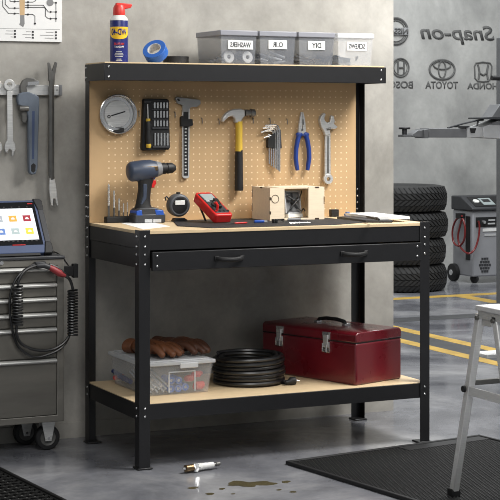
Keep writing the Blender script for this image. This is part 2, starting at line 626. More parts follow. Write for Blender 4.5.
# -- spray can
cc = onY(119, 60, 0.455)
can = thing('spray_can', 'navy spray can with yellow shield, red nozzle cap, standing at left end of top shelf', 'spray can', (cc.x, 0.455, TOP))
R = 0.0345
k = 255.0
MB().lathe([(R - .003, 0), (R, .003), (R, .150), (R * .93, .158), (R * .62, .168), (R * .6, .170), (0.001, .170)], seg=40).build('can_body', 'canblue', can)
MB().lathe([(R - .0025, .1495), (R + .0004, .1505), (R * .95, .1575), (R * .68, .1675), (R * .6, .1705), (.001, .1705)], seg=40).build('white_shoulder', 'ceramic', can)
MB().lathe([(R * .66, .169), (R * .68, .176), (R * .64, .196), (R * .5, .206), (0.001, .208)], seg=28).build('cap', 'canred', can)
MB().prism([(0, -.008, .188), (.045, -.008, .196), (.052, -.008, .206), (.05, -.008, .211), (-.012, -.008, .214), (-.016, -.008, .2)], (0, .016, 0)).build('nozzle', 'canred', can, bevel=.003)
can.scale = (1, 1, 1.07)
facing = math.atan2(CAM.y - 0.455, CAM.x - cc.x)


def on_can(a, b, d=0.0, z=0.0, r=R):
    th = facing + a / r
    return V((cc.x + (r + 0.0004 + d) * math.cos(th), 0.455 + (r + 0.0004 + d) * math.sin(th), TOP + z + b))


sh = MB()
cols = []
for i in range(25):
    a = -0.041 + 0.082 * i / 24
    q = a / 0.041
    cols.append((a, 0.089 + 0.022 * (1 - math.sqrt(max(0, 1 - q * q * .96))), 0.136))
rings = [[on_can(a, z0), on_can(a, z1), on_can(a, z1, .0006), on_can(a, z0, .0006)] for a, z0, z1 in cols]
sh.loft(rings)
sh.build('shield_label', 'canyellow', can, world=True)
text('WD-40', None, X3, Z3, 0.062, 0.025, 'canblue', can, True, bold=0.03, fn=lambda a, b, d: on_can(a, b, d + .0008, .117))
text('MULTI-USE', None, X3, Z3, 0.040, 0.009, 'canred', can, True, bold=0.02, fn=lambda a, b, d: on_can(a, b, d, .071))
text('PRODUCT', None, X3, Z3, 0.036, 0.007, 'white', can, True, bold=0.02, fn=lambda a, b, d: on_can(a, b, d, .060))
bars = MB()
for zz, ww in ((.040, .022), (.034, .03), (.028, .034), (.022, .03), (.012, .018), (.007, .024)):
    bars.loft([[on_can(a, zz), on_can(a, zz + .0026), on_can(a, zz + .0026, .0004), on_can(a, zz, .0004)] for a in [(-.5 + i / 8) * ww for i in range(9)]])
bars.build('fine_print', 'lgrey', can, world=True)


# -- tape rolls
def tape_ring(mb, O, axis, ro, ri, w):
    mb.lathe([(ri, -w / 2), (ro, -w / 2), (ro, w / 2), (ri, w / 2), (ri, -w / 2)], O, axis, 40)
    return mb


tc_ = onY(155.5, 49.5, 0.43)
ax = V((-0.55, -0.52, 0.62)).normalized()
tp = thing('tape_roll', 'blue roll of tape leaning on the flat black tape roll', 'tape', (tc_.x, 0.43, TOP))
ring_c = V((tc_.x, 0.43, TOP + 0.044))
tape_ring(MB(), ring_c, ax, .046, .027, .036).build('tape', 'tapeblue', tp, world=True, bevel=.0015)
tape_ring(MB(), ring_c, ax, .0272, .0245, .0355).build('cardboard_core', 'lgrey', tp, world=True)
tc2 = onY(174, 57, 0.475)
tape2 = thing('tape_roll', 'black roll of tape lying flat behind the blue roll', 'tape', (tc2.x + .008, 0.475, TOP))
tape_ring(MB(), V((0, 0, .0145)), Z3, .050, .030, .029).build('tape', 'rubber', tape2, bevel=.001)
tape_ring(MB(), V((0, 0, .0145)), Z3, .0302, .0275, .028).build('cardboard_core', 'dgrey', tape2)

# -- four labelled bins
BW, BD, BH = 0.150, 0.232, 0.118


def shell(mb, x0, x1, y0, y1, z0, z1, taper, t):
    """an open tub whose walls lean outward"""
    def ring(i, z, f):
        a = taper * (1 - f)
        return [(x0 + a + i, y0 + a + i, z), (x1 - a - i, y0 + a + i, z), (x1 - a - i, y1 - a - i, z), (x0 + a + i, y1 - a - i, z)]
    outer = [ring(0, z0, 0), ring(0, z1, 1)]
    inner = [ring(t, z1, 1), ring(t, z0 + t, 0)]
    mb.loft([outer[0], outer[1], inner[0], inner[1]])
    return mb


bins = [(220, 256, 'WASHERS', 'grey clear bin of white washers, leftmost of the four on the top shelf'),
        (259, 295, 'O.IR', 'grey clear bin of clear rods, second from left on the top shelf'),
        (298, 333.5, 'DIY', 'grey clear bin of brownish screws, third from left on the top shelf'),
        (337, 372.5, 'SCREWS', 'clear bin of bluish pieces at the right end of the top shelf')]
lwd = [.105, .08, .075, .088]
for i, (ua, ub, word, lab) in enumerate(bins):
    xa, xb = onY(ua, 61, .366).x, onY(ub, 61, .366).x
    y0, y1 = .360, .360 + BD
    b = thing('storage_bin', lab, 'bin', ((xa + xb) / 2, (y0 + y1) / 2, TOP), group='labelled bins on the top shelf')
    shell(MB(), xa, xb, y0, y1, TOP, TOP + .111, .006, .002).build('tub', 'smoke' if i < 3 else 'clear', b, world=True, bevel=.002)
    MB().box(xa - .003, xb + .003, y0 - .004, y1 + .004, TOP + .109, TOP + .130).build('lid', 'smokelid' if i < 3 else 'clearlid', b, world=True, bevel=.003)
    xm = (xa + xb) / 2 + [0.008, 0, 0.0, .006][i]
    zl = TOP + [.074, .078, .078, .078][i]
    lb = MB().box(xm - lwd[i] / 2, xm + lwd[i] / 2, y0 - .0006, y0 + .0012, zl - .017, zl + .017).build('label', 'white', b, world=True)
    text(word, V((xm, y0 - .0007, zl)), X3, Z3, lwd[i] * (.84 if i in (0, 3) else .56), .020, 'ink', lb, True, bold=0.022)
    # what lies inside
    if i == 0:
        for n, dx in enumerate((-.035, .045)):
            w = tape_ring(MB(), V((xm + dx - .008, y0 + .018, TOP + .027)), V((0.1, -1, .12)), .023, .008, .007).build('washer', 'white', None, world=True, bevel=.001)
            tag(w, 'white ring washer in the leftmost bin, ' + ('left one of two' if n == 0 else 'right one of two'), 'washer', 'washers in the bin')
    rod = None
    for n in range((14, 16, 16, 14)[i]):
        p = V((random.uniform(xa + .022, xb - .022), random.uniform(y0 + .035, y1 - .02), TOP + .008 + random.random() * .035))
        a = random.uniform(0, PI)
        hl = random.uniform(.018, .034)
        d = V((math.cos(a), .6 * math.sin(a), random.uniform(-.4, .5))).normalized() * hl
        q0, q1 = p - d, p + d
        for q in (q0, q1):
            q.x = min(max(q.x, xa + .012), xb - .012)
            q.y = min(max(q.y, y0 + .014), y1 - .012)
            q.z = min(max(q.z, TOP + .007), TOP + .085)
        if i == 3:
            o = MB().prism([q0 + V((0, 0, -.004)), q1 + V((0, 0, -.004)), q1 + V((0, 0, .014)), q0 + V((.004, 0, .010))], (0, .004, 0)).build('plastic_wedge', 'navy', None, world=True)
            tag(o, 'slate blue plastic piece among many in the rightmost bin', 'part', 'blue pieces in the right bin')
        else:
            mk, nm, lb2, ct, gp = [('glassy', 'clear_peg', 'clear plastic peg in the leftmost bin with the washers', 'peg', 'clear pegs in the left bin'),
                                   ('glassy', 'clear_rod', 'clear plastic rod in the second bin', 'rod', 'clear rods in the second bin'),
                                   ('brass', 'screw', 'brownish screw in the third bin', 'screw', 'screws in the third bin')][i]
            o = MB().cyl(q0, q1, .0045 if i < 2 else .003, .0045 if i < 2 else .0012, 8).build(nm, mk, None, world=True)
            tag(o, lb2, ct, gp)

# ================================================================== PEGBOARD TOOLS
PF = PEGY               # front face of the board


def pg(pts, y):
    return [onY(u, v, y) for u, v in pts]


def crop(x0, y0, s, pts):
    return [(x0 + a * s, y0 + b * s) for a, b in pts]


def flat_tool(pts, y0, y1, name, m, parent, bevel=.0015, mb=None):
    b = mb or MB()
    b.prism(pg(pts, y0), (0, y1 - y0, 0))
    return b.build(name, m, parent, world=True, bevel=bevel)


def at_peg(u, v, y):
    p = onY(u, v, y)
    return (p.x, p.y, p.z)


# hooks
hook_src = None
for n, (u, v) in enumerate(((201, 121), (218, 122), (252, 121), (269, 121.5), (286, 122), (138, 114), (174, 115))):
    p = onY(u, v - 3, PF)
    lab = ['thin black peg hook just right of the caliper', 'thin black peg hook under the hammer claw', 'thin black peg hook right of the hammer head',
           'thin black peg hook above the hex keys', 'thin black peg hook between hex keys and pliers', 'thin peg hook between the round dish and the bit set',
           'thin peg hook between the bit set and the caliper'][n]
    if hook_src is None:
        hook_src = MB().tube([(0, 0, 0), (0, -.008, 0), (0, -.011, -.003), (0, -.012, -.009), (0, -.012, -.022)], .0018, 8).build('peg_hook', 'dsteel')
        h = hook_src
    else:
        h = dup(hook_src)
    h.location = p
    tag(h, lab, 'hook', 'hooks on the pegboard')

# magnetic dish
dc = onY(118, 114, PF - .02)
dish = thing('magnetic_dish', 'round steel magnetic parts dish hanging at left of pegboard', 'dish', (dc.x, PF, dc.z))
MB().lathe([(.0001, 0), (.066, 0), (.070, -.004), (.075, -.024), (.0765, -.026), (.074, -.027), (.0715, -.025), (.065, -.008), (.055, -.007),
            (.0001, -.007)][::-1], axis=(0, 1, 0), seg=48).build('bowl', 'chrome', dish)
MB().lathe([(.0001, -.0075), (.050, -.0075), (.053, -.010), (.051, -.0125), (.0001, -.0135)][::-1], axis=(0, 1, 0), seg=48).build('magnet_cover', 'steel', dish)
ca, sa = math.cos(.28), math.sin(.28)
mk = MB().prism([(x * ca - z * sa, -.0140, x * sa + z * ca) for x, z in ((-.026, -.002), (.034, -.002), (.034, .003), (-.026, .003))], (0, .0015, 0))
mk.lathe([(.0035, -.0135), (.0068, -.0135), (.0068, -.0142), (.0035, -.0142), (.0035, -.0135)], (-.036 * ca, 0, -.036 * sa), (0, 1, 0), 20)
mk.build('mark', 'ink', dish)
MB().prism([(-.02, -.030, -.072), (.022, -.030, -.068), (.022, -.030, -.054), (.012, -.030, -.052), (.008, -.030, -.060), (-.018, -.030, -.062)], (0, .016, 0)).build('clip', 'blackm', dish, bevel=.001)

# driver bit set
o = onY(157, 124, PF - .03)
bs = thing('bit_set', 'black case of silver driver bits with a yellow-ended screwdriver on the pegboard', 'bit set', (o.x, PF, o.z))
case = crop(90, 85, .24, [(224, 62), (230, 56), (322, 58), (330, 64), (334, 262), (328, 270), (224, 274), (217, 266)])
flat_tool(case, PF - .024, PF - .0005, 'case', 'blackm', bs, .003)
for a in ([(226, 66), (256, 66), (254, 74), (228, 74)], [(258, 100), (326, 100), (326, 105), (258, 105)], [(258, 140), (327, 140), (327, 145), (258, 145)],
          [(260, 176), (328, 176), (328, 184), (260, 184)], [(262, 254), (331, 254), (331, 262), (262, 262)]):
    MB().prism(pg(crop(90, 85, .24, a), PF - .029), (0, .006, 0)).build('rack_bar', 'dgrey', bs, world=True, bevel=.001)
for v0, v1 in ((73, 97), (108, 136), (148, 172)):
    for j in range(5):
        u = 269 + j * 13
        MB().cyl(onY(90 + u * .24, 85 + v0 * .24, PF - .0262), onY(90 + u * .24, 85 + v1 * .24, PF - .0262), .0042, .0042, 8).build('bit', 'chrome', bs, world=True)
for j in range(5):
    u = 271 + j * 13
    MB().cyl(onY(90 + u * .24, 85 + 200 * .24, PF - .0262), onY(90 + u * .24, 85 + 252 * .24, PF - .0262), .0042, .0042, 8).build('bit', 'chrome', bs, world=True)
dp = [onY(90 + u * .24, 85 + v * .24, PF - .033) for u, v in ((240, 80), (242, 140), (242, 150), (243, 165), (243, 215), (244, 245), (244, 262))]
MB().tube([dp[0], dp[1]], .0025, 8).build('driver_shaft', 'steel', bs, world=True)
MB().tube([dp[1], dp[2], dp[2] + (dp[3] - dp[2]) * .2], [.0085, .009, .007], 12).build('driver_collar', 'yellow', bs, world=True)
MB().tube([dp[2], dp[3], (dp[3] + dp[4]) / 2, dp[4], dp[5]], [.008, .0125, .0105, .0125, .0105], 12).build('driver_grip', 'rubber', bs, world=True)
MB().tube([dp[5], dp[5] + (dp[6] - dp[5]) * .5, dp[6]], [.010, .0105, .008], 12).build('driver_end_cap', 'yellow', bs, world=True)

# caliper
o = onY(190, 130, PF - .01)
cp = thing('caliper', 'steel vernier caliper hanging jaws-up on the pegboard', 'caliper', (o.x, PF, o.z))
flat_tool(crop(90, 85, .24, [(356, 56), (362, 50), (400, 54), (460, 62), (462, 78), (446, 92), (424, 92), (412, 100), (412, 112), (386, 112), (386, 84), (366, 77)]),
          PF - .016, PF - .006, 'jaw', 'midsteel', cp, .001)
flat_tool(crop(90, 85, .24, [(385, 84), (416, 84), (414, 384), (406, 389), (391, 389), (385, 382)]), PF - .014, PF - .007, 'beam', 'steel', cp, .0006)
flat_tool(crop(90, 85, .24, [(389, 110), (411, 110), (409, 378), (390, 378)]), PF - .0146, PF - .013, 'scale_plate', 'blackm', cp, .0003)
tk = MB()
for j in range(14):
    vv = 180 + j * 14
    tk.prism(pg(crop(90, 85, .24, [(395, vv), (402 if j % 3 else 404, vv), (402 if j % 3 else 404, vv + 5), (395, vv + 5)]), PF - .0152), (0, .0008, 0))
tk.build('scale_mark', 'lgrey', cp, world=True)
flat_tool(crop(90, 85, .24, [(380, 134), (388, 128), (394, 142), (428, 142), (430, 168), (412, 174), (380, 172)]), PF - .022, PF - .005, 'slider', 'blackm', cp, .001)
flat_tool(crop(90, 85, .24, [(362, 57), (372, 57), (376, 66), (368, 68)]), PF - .0168, PF - .0155, 'jaw_mark', 'blackm', cp, 0)

# hammer
o = onY(239, 120, PF - .02)
hm = thing('claw_hammer', 'claw hammer with yellow handle and black grip', 'hammer', (o.x, PF, o.z))
g = lambda P: crop(210, 95, .21, P)
flat_tool(g([(58, 126), (64, 106), (78, 86), (98, 73), (120, 66), (148, 65), (168, 72), (168, 100), (158, 110), (152, 120), (150, 132), (122, 132), (121, 112),
             (108, 100), (92, 104), (78, 116), (68, 128)]), PF - .036, PF - .012, 'head', 'steel', hm, .004)
a0, a1 = onY(*g([(166, 85)])[0], PF - .024), onY(*g([(212, 85)])[0], PF - .024)
dv = (a1 - a0)
MB().tube([a0, a0 + dv * .25, a0 + dv * .3, a0 + dv * .55, a0 + dv * .6, a0 + dv * .95, a1], [.0140, .0140, .012, .012, .0155, .0155, .014], 20).build('poll', 'dsteel', hm, world=True)


def oval_handle(path, wd, fl, name, m, parent):
    return MB().tube(path, wd, 16, flat=fl).build(name, m, parent, world=True)


hy = PF - .024
hp = lambda L: [onY(*q, hy) for q in g(L)]
oval_handle(hp([(138, 126), (138, 200), (137.5, 268)]), [.0165, .0160, .0170], .85, 'handle', 'yellow', hm)
oval_handle(hp([(138, 262), (138, 300), (138, 380), (138, 420), (138, 440), (138, 455)]), [.0168, .0178, .0185, .0192, .0200, .0190], .85, 'grip', 'rubber', hm)

# hex keys
o = onY(275, 150, PF - .02)
hx = thing('hex_key_set', 'fan of chrome hex keys in a black holder', 'hex keys', (o.x, PF, o.z))
flat_tool(g([(276, 214), (300, 186), (318, 174), (338, 165), (343, 254), (318, 256), (275, 250)]), PF - .022, PF - .004, 'holder', 'blackm', hx, .002)
tips = [((262, 147), (312, 143), 330, 364, .0030), ((252, 158), (306, 153), 321, 356, .0028), ((243, 178), (296, 160), 312, 350, .0026),
        ((268, 172), (290, 170), 302, 345, .0024), ((258, 203), (300, 192), 292, 336, .0022), ((276, 190), (286, 190), 282, 328, .0020)]
for j, (t0, t1, xl, vb, r) in enumerate(tips):
    yk = PF - .0235 + j * .0022
    P = [onY(*q, yk) for q in g([t0, ((t0[0] + t1[0]) / 2, (t0[1] + t1[1]) / 2 - 1), t1, (min(xl, t1[0] + 10), t1[1] + 6), (xl, t1[1] + 26), (xl, vb)])]
    MB().tube(P, r * 1.45, 6).build('hex_key', 'chrome', hx, world=True)

# pliers
o = onY(302, 140, PF - .02)
pl = thing('pliers', 'needle-nose pliers with blue handles on the pegboard', 'pliers', (o.x, PF, o.z))
g2 = lambda P: crop(280, 95, .21, P)
flat_tool(g2([(103, 82), (106, 80), (108, 96), (108, 140), (106, 160), (118, 176), (116, 192), (92, 192), (88, 172), (92, 140), (97, 106)]), PF - .024, PF - .012, 'left_jaw', 'steel', pl, .0015)
flat_tool(g2([(108, 80), (112, 82), (117, 102), (122, 134), (124, 172), (120, 192), (100, 192), (100, 176), (110, 160), (111, 140), (109, 96)]), PF - .022, PF - .010, 'right_jaw', 'steel', pl, .0015)
flat_tool(g2([(108.5, 116), (112, 116), (113, 142), (108, 142)]), PF - .0246, PF - .02, 'cutter_gap', 'blackm', pl, 0)
pc = onY(*g2([(106, 166)])[0], PF - .024)
MB().cyl(pc, pc - V((0, .003, 0)), .0045, .004, 16).build('pivot', 'dsteel', pl, world=True)
for nm, L, rr in (('handle', [(92, 188), (84, 215), (77, 255), (75, 300), (79, 335), (83, 358)], None), ('handle', [(122, 188), (130, 215), (137, 255), (139, 300), (134, 335), (131, 358)], None)):
    P = [onY(*q, PF - .019) for q in g2(L)]
    MB().tube(P, [.0125, .0116, .0112, .0112, .0108, .0092], 14, flat=.8).build(nm, 'blue', pl, world=True)
    MB().ball(P[0], .0140, (1.15, .75, .7)).build('thumb_guard', 'blue', pl, world=True)

# adjustable wrench
o = onY(328, 150, PF - .02)
aw = thing('adjustable_wrench', 'silver adjustable wrench hanging at right of pegboard', 'wrench', (o.x, PF, o.z))
flat_tool(g2([(190, 120), (196, 102), (210, 85), (219, 92), (212, 108), (214, 122), (226, 132), (238, 142), (240, 186), (217, 192), (210, 170), (197, 150)]), PF - .028, PF - .008, 'fixed_jaw', 'steel', aw, .002)
flat_tool(g2([(228, 131), (240, 128), (245, 97), (256, 100), (262, 124), (258, 138), (276, 152), (264, 162), (244, 160), (232, 148)]), PF - .026, PF - .010, 'sliding_jaw', 'steel', aw, .002)
flat_tool(g2([(217, 184), (241, 180), (242, 390), (213, 390)]), PF - .022, PF - .010, 'handle', 'steel', aw, .002)
flat_tool(g2([(226, 196), (232, 196), (233, 372), (224, 372)]), PF - .0226, PF - .02, 'handle_groove', 'dsteel', aw, 0)
rc = onY(*g2([(227, 400)])[0], PF - .016)
MB().lathe([(.0085, -.008), (.0205, -.008), (.0220, 0), (.0205, .008), (.0085, .008), (.0085, -.008)], rc, (0, 1, 0), 28).build('hang_ring', 'steel', aw, world=True, bevel=.001)
kc = [onY(*q, PF - .027) for q in g2([(222, 163), (240, 160)])]
MB().tube(kc, .0055, 12).build('thumb_screw', 'dsteel', aw, world=True)

# ================================================================== ON THE WORKTOP
WT = H1 + 0.0005
# drill-bit stand
p = onY(118, 222, .505)
st = thing('drill_bit_stand', 'black stand of five upright drill bits at left of worktop', 'drill bits', (p.x, .505, WT))
MB().box(-.052, .052, -.017, .017, 0, .024).build('block', 'blackm', st, bevel=.003)
for n, (u, vt, r) in enumerate(((108.7, 183.5, .0042), (114, 190, .0038), (119, 198, .0033), (123.5, 203, .0026), (127.3, 202, .0022))):
    q = onY(u, vt, .505)
    x = q.x - p.x
    z1 = q.z - WT
    sb = MB().cyl((x, 0, .02), (x, 0, .02 + (z1 - .02) * .35), r, r, 10).build('drill_bit', 'dsteel', st)
    m_ = MB().cyl((x, 0, .02 + (z1 - .02) * .34), (x, 0, z1 - .004), r * .45, r * .4, 8)
    hel = [[], []]
    for i in range(29):
        t = i / 28
        zz = .02 + (z1 - .02) * (.35 + .6 * t)
        for w_ in range(2):
            a = t * 4.5 * 2 * PI + w_ * PI
            hel[w_].append((x + r * .5 * math.cos(a), r * .5 * math.sin(a), zz))
    for w_ in range(2):
        m_.tube(hel[w_], r * .62, 6)
    m_.cyl((x, 0, .02 + (z1 - .02) * .95), (x, 0, z1), r * .9, r * .1, 8)
    m_.build('flute', 'steel', sb)

# cordless drill, built in its own frame: x along the chuck
DY = .455
dO = onY(148, 221, DY)
dr = thing('cordless_drill', 'blue and black cordless drill standing on its battery', 'drill', (dO.x, DY, WT))
gd = lambda P: crop(100, 150, .24, P)
loc = lambda u, v: onY(*gd([(u, v)])[0], DY) - V((dO.x, DY, WT))
yj = lambda q, y: V((q.x, y, q.z))
l0, l1 = loc(114, 92), loc(248, 78)
axd = (l1 - l0)
ln = axd.length
MB().lathe([(.0001, 0), (.018, .0), (.031, .005), (.0385, .016), (.0400, ln * .45), (.0385, ln * .72), (.0290, ln * .92), (.0262, ln), (.0001, ln)],
           l0, axd, 28).build('motor_housing', 'drillblue', dr)
MB().lathe([(.0305, ln * .86), (.0318, ln * .875), (.0262, ln * 1.02), (.0255, ln * 1.03), (.0001, ln * 1.03)], l0, axd, 28).build('gear_collar', 'grey', dr)
c0, c1 = loc(250, 78), loc(313, 74)
ch = (c1 - c0).length
MB().lathe([(.0001, 0), (.0225, 0), (.0225, ch * .32), (.0195, ch * .36), (.0195, ch * .42), (.0215, ch * .46), (.0205, ch * .78), (.0135, ch * .95), (.011, ch), (.0001, ch)],
           c0, c1 - c0, 24).build('chuck', 'rubber', dr)
MB().prism([yj(loc(*q), -.0365) for q in ((165, 68), (226, 66), (228, 84), (166, 86))], (0, .004, 0)).build('name_plate', 'brass', dr, bevel=.001)
rings = []
for (ul, vl, ur, vr, w_) in ((146, 112, 228, 110, .024), (158, 134, 218, 138, .023), (160, 160, 211, 165, .0215), (155, 195, 208, 200, .021), (149, 225, 210, 228, .023), (145, 246, 220, 246, .027)):
    a, b = loc(ul, vl), loc(ur, vr)
    m_, e = (a + b) / 2, (b - a) / 2
    rings.append([m_ + e * math.cos(t) + V((0, w_ * math.sin(t), 0)) for t in [2 * PI * i / 16 for i in range(16)]])
MB().loft(rings).build('grip', 'rubber', dr)
MB().prism([yj(loc(*q), -.0225) for q in ((172, 140), (190, 138), (186, 200), (168, 228), (160, 226), (172, 190))], (0, .045, 0)).build('grip_panel', 'drillblue', dr, bevel=.003)
MB().prism([yj(loc(*q), -.009) for q in ((210, 122), (230, 126), (232, 140), (224, 150), (226, 156), (212, 158))], (0, .018, 0)).build('trigger', 'red', dr, bevel=.002)
MB().prism([yj(loc(*q), -.010) for q in ((205, 108), (228, 106), (226, 122), (208, 124))], (0, .020, 0)).build('direction_switch', 'brightblue', dr, bevel=.002)
MB().prism([yj(loc(*q), -.034) for q in ((140, 250), (152, 240), (220, 238), (252, 248), (256, 274), (136, 276))], (0, .068, 0)).build('grip_base', 'dgrey', dr, bevel=.005)
for a in (((138, 252), (160, 248), (164, 272), (138, 272)), ((214, 246), (250, 250), (254, 270), (220, 270))):
    MB().prism([yj(loc(*q), -.0365) for q in a], (0, .073, 0)).build('battery_clip', 'brightblue', dr, bevel=.003)
bx0, bx1 = loc(132, 290).x, loc(260, 290).x
MB().box(bx0, bx1, -.036, .036, 0, .036).build('battery', 'dgrey', dr, bevel=.006)
MB().prism([yj(loc(*q), -.0375) for q in ((172, 286), (203, 286), (203, 300), (172, 300))], (0, .003, 0)).prism([yj(loc(*q), -.0375) for q in ((207, 286), (240, 285), (240, 299), (207, 300))], (0, .003, 0)).build('battery_label', 'lgrey', dr)

# round gauge
GY = .47
gO = onY(178, 219, GY)
gc = onY(177.5, 206, GY) - gO
gc = V((0, 0, onY(177.5, 205, GY).z - WT))
ga = thing('round_gauge', 'round black pocket gauge with white display between drill and red meter', 'gauge', (gO.x, GY, WT))
MB().lathe([(.0001, -.020), (.032, -.020), (.036, -.022), (.041, -.020), (.0445, -.014), (.0445, .012), (.040, .016), (.0001, .016)][::-1], gc, (0, 1, .08), 40).build('gauge_body', 'gaugegrey', ga)
MB().lathe([(.0001, -.0212), (.031, -.0212), (.031, -.0195), (.0001, -.0195)][::-1], gc, (0, 1, .08), 40).build('gauge_face', 'rubber', ga)
MB().box(-.021, .020, -.0235, -.0205, gc.z + .001, gc.z + .019).build('display', 'ceramic', ga, bevel=.002)
MB().tube([(-.040, 0, gc.z + .026), (-.048, 0, gc.z + .034), (-.054, 0, gc.z + .030), (-.050, 0, gc.z + .018)], .003, 8).cyl((0, -.002, gc.z + .043), (0, -.002, gc.z + .050), .008).build('push_button', 'rubber', ga)
MB().prism([(-.026, -.02, 0), (.03, -.02, 0), (.034, -.02, .006), (.020, -.02, .014), (-.018, -.02, .014)], (0, .034, 0)).build('base', 'blackm', ga, bevel=.002)

# papers, desk mat
pp = [onZ(u, v, WT) for u, v in ((121, 223.2), (143, 229.4), (170, 226.4), (146, 221))]
tag(MB().prism(pp, (0, 0, .0008)).build('paper_sheet', 'white', None, world=True), 'white sheet of paper lying in front of the drill', 'paper')
dmz = WT + .003
dm = [V((.335, .50, WT)), V((.23, .20, WT)), V((.30, .045, WT)), V((.80, .022, WT)), V((.965, .10, WT)), V((.965, .50, WT))]
tag(MB().prism(dm, (0, 0, .003)).build('work_mat', 'deskmat', None, world=True, bevel=.001), 'thin dark work mat under the red meter and wooden box', 'mat')

# red multimeter, leaning back on its stand
mA = V((.405, .245, dmz))
yaw = math.radians(8)
ux = V((math.cos(yaw), math.sin(yaw), 0))
lean = math.radians(27)
back = V((-math.sin(yaw), math.cos(yaw), 0))
uz = (back * math.cos(lean) + Z3 * math.sin(lean)).normalized()
un = ux.cross(uz)          # towards the viewer and up
rot = Matrix((ux, -un, uz)).transposed().to_euler()
MW, ML, MT = .080, .178, .036
me_ = thing('multimeter', 'red multimeter tilted back on a stand on the dark mat', 'multimeter', mA + Z3 * 0.001 + (-un) * -.0, rot)
base_lift = MT * math.cos(lean)
me_.location = mA + V((0, 0, base_lift))
MB().prism([(.006, 0, 0), (MW - .006, 0, 0), (MW, 0, .008), (MW, 0, ML - .012), (MW - .01, 0, ML), (.01, 0, ML), (0, 0, ML - .012), (0, 0, .008)], (0, MT, 0)).build('case', 'red', me_, bevel=.006, seg=3)
MB().prism([(.010, -.0015, .016), (MW - .010, -.0015, .016), (MW - .008, -.0015, ML - .014), (.008, -.0015, ML - .014)], (0, .004, 0)).build('face_plate', 'dgrey', me_, bevel=.002)
MB().box(.013, MW - .013, -.003, .002, ML - .066, ML - .020).build('display', 'lcd', me_, bevel=.001)
MB().cyl((MW * .5, .001, ML * .40), (MW * .5, -.007, ML * .40), .021, .018, 24).build('dial', 'blackm', me_)
MB().box(MW * .5 - .004, MW * .5 + .004, -.010, -.006, ML * .40 - .016, ML * .40 + .016, ).build('dial_pointer', 'lgrey', me_, bevel=.001)
for j in range(4):
    MB().cyl((.017 + j * .0175, .001, .027), (.017 + j * .0175, -.004, .027), .0055, .005, 14).build('probe_socket', 'red' if j in (0,) else 'blackm', me_)
for j in range(2):
    MB().box(.014 + j * .04, .030 + j * .04, -.0035, .001, ML - .078, ML - .071).build('button', 'lgrey', me_, bevel=.001)
MB().prism([(.030, -.014, .048), (.050, -.016, .042), (.062, -.016, .100), (.044, -.014, .108)], (0, .012, 0)).build('probe_holder', 'blackm', me_, bevel=.003)
MB().tube([(.022, -.004, .030), (.022, -.022, .034), (.024, -.024, .052), (.026, -.016, .062)], .005, 10).build('probe_plug', 'red', me_)
top_b = wm(me_) @ V((MW * .25, MT, ML * .78))
for k_ in (.16, .84):
    t_ = wm(me_) @ V((MW * k_, MT - .002, ML * .80))
    MB().tube([t_, V((t_.x + .02, t_.y - .02, dmz + .003))], .004, 8).build('stand_leg', 'blackm', me_, world=True)

# red-handled probe lying on the mat
a, b = onZ(224, 224.6, dmz), onZ(247, 223.6, dmz)
a.z = b.z = dmz + .0035
pr = thing('test_probe', 'thin test probe with red grip lying on the mat before the meter', 'probe', V((a + b) / 2) - Z3 * .0035)
d = b - a
MB().tube([a + d * .45, a + d * .55, a + d * .95, b], [.0024, .0036, .0034, .002], 10).build('grip', 'red', pr, world=True)
MB().tube([a, a + d * .46], [.0012, .0024], 8).build('shaft', 'rubber', pr, world=True)

# wooden box with the fan inside
bx, by, bz = .672, .325, dmz
bw, bd, bh, t = .238, .165, .128, .006
wb = thing('wooden_box', 'open pale plywood box with a small grey fan inside', 'box', (bx + bw / 2, by + bd / 2, bz))
MB().box(bx, bx + t, by, by + bd, bz, bz + bh).build('side_panel', 'ply', wb, world=True)
MB().box(bx + bw - t, bx + bw, by, by + bd, bz, bz + bh).build('side_panel', 'ply', wb, world=True)
MB().box(bx + t, bx + bw - t, by + bd - t, by + bd, bz, bz + bh).build('back_panel', 'ply', wb, world=True)
MB().box(bx + t, bx + bw - t, by, by + bd - t, bz, bz + t).build('bottom_panel', 'ply', wb, world=True)
x1 = onY(284.5, 210, by).x
x2 = onY(308.5, 210, by).x
MB().box(bx + t, x1, by, by + t, bz, bz + bh).build('front_panel', 'ply', wb, world=True)
MB().box(x2, bx + bw, by - .0002, by + t, bz, bz + bh).build('front_panel', 'ply', wb, world=True)
MB().box(x1 - .01, bx + bw - t, by + .012, by + bd - t, bz + bh - t, bz + bh).build('top_panel', 'ply', wb, world=True)
hc = onY(275.2, 199, by)
MB().lathe([(.0145, -.0004), (.0165, -.0004), (.0165, .001), (.0145, .001), (.0145, -.0004)], hc, (0, -1, 0), 28).build('engraved_ring', 'char', wb, world=True)
joints = []
for u, v in ((317, 189), (317, 220)):
    q = onY(u, v, by)
    joints.append((q.x - .009, q.x + .009, by - .0008, by + .003, (bz + bh - .005) if v < 200 else bz, (bz + bh + .0006) if v < 200 else bz + .006))
for zz in (.03, .085):
    joints.append((bx - .0006, bx + .004, by - .0008, by + .004, bz + zz - .006, bz + zz + .006))
    joints.append((bx - .0006, bx + .004, by + bd - .004, by + bd + .0006, bz + zz, bz + zz + .03))
joints.append((bx - .0006, bx + .005, by + .07, by + .09, bz + bh - .005, bz + bh + .0006))
joints.append((bx + bw - .003, bx + bw + .0006, by - .0008, by + .004, bz + .06, bz + .09))
for q in joints:
    MB().box(*q).build('finger_joint', 'char', wb, world=True)
fcx = onY(293, 202, by + .045)
ang = math.radians(14)
fan = thing('cooling_fan', 'small grey square fan with black wires inside the wooden box', 'fan', (fcx.x, by + .045, bz + t), (math.radians(-6), 0, ang))
fan.scale = (1.15, 1, 1.28)
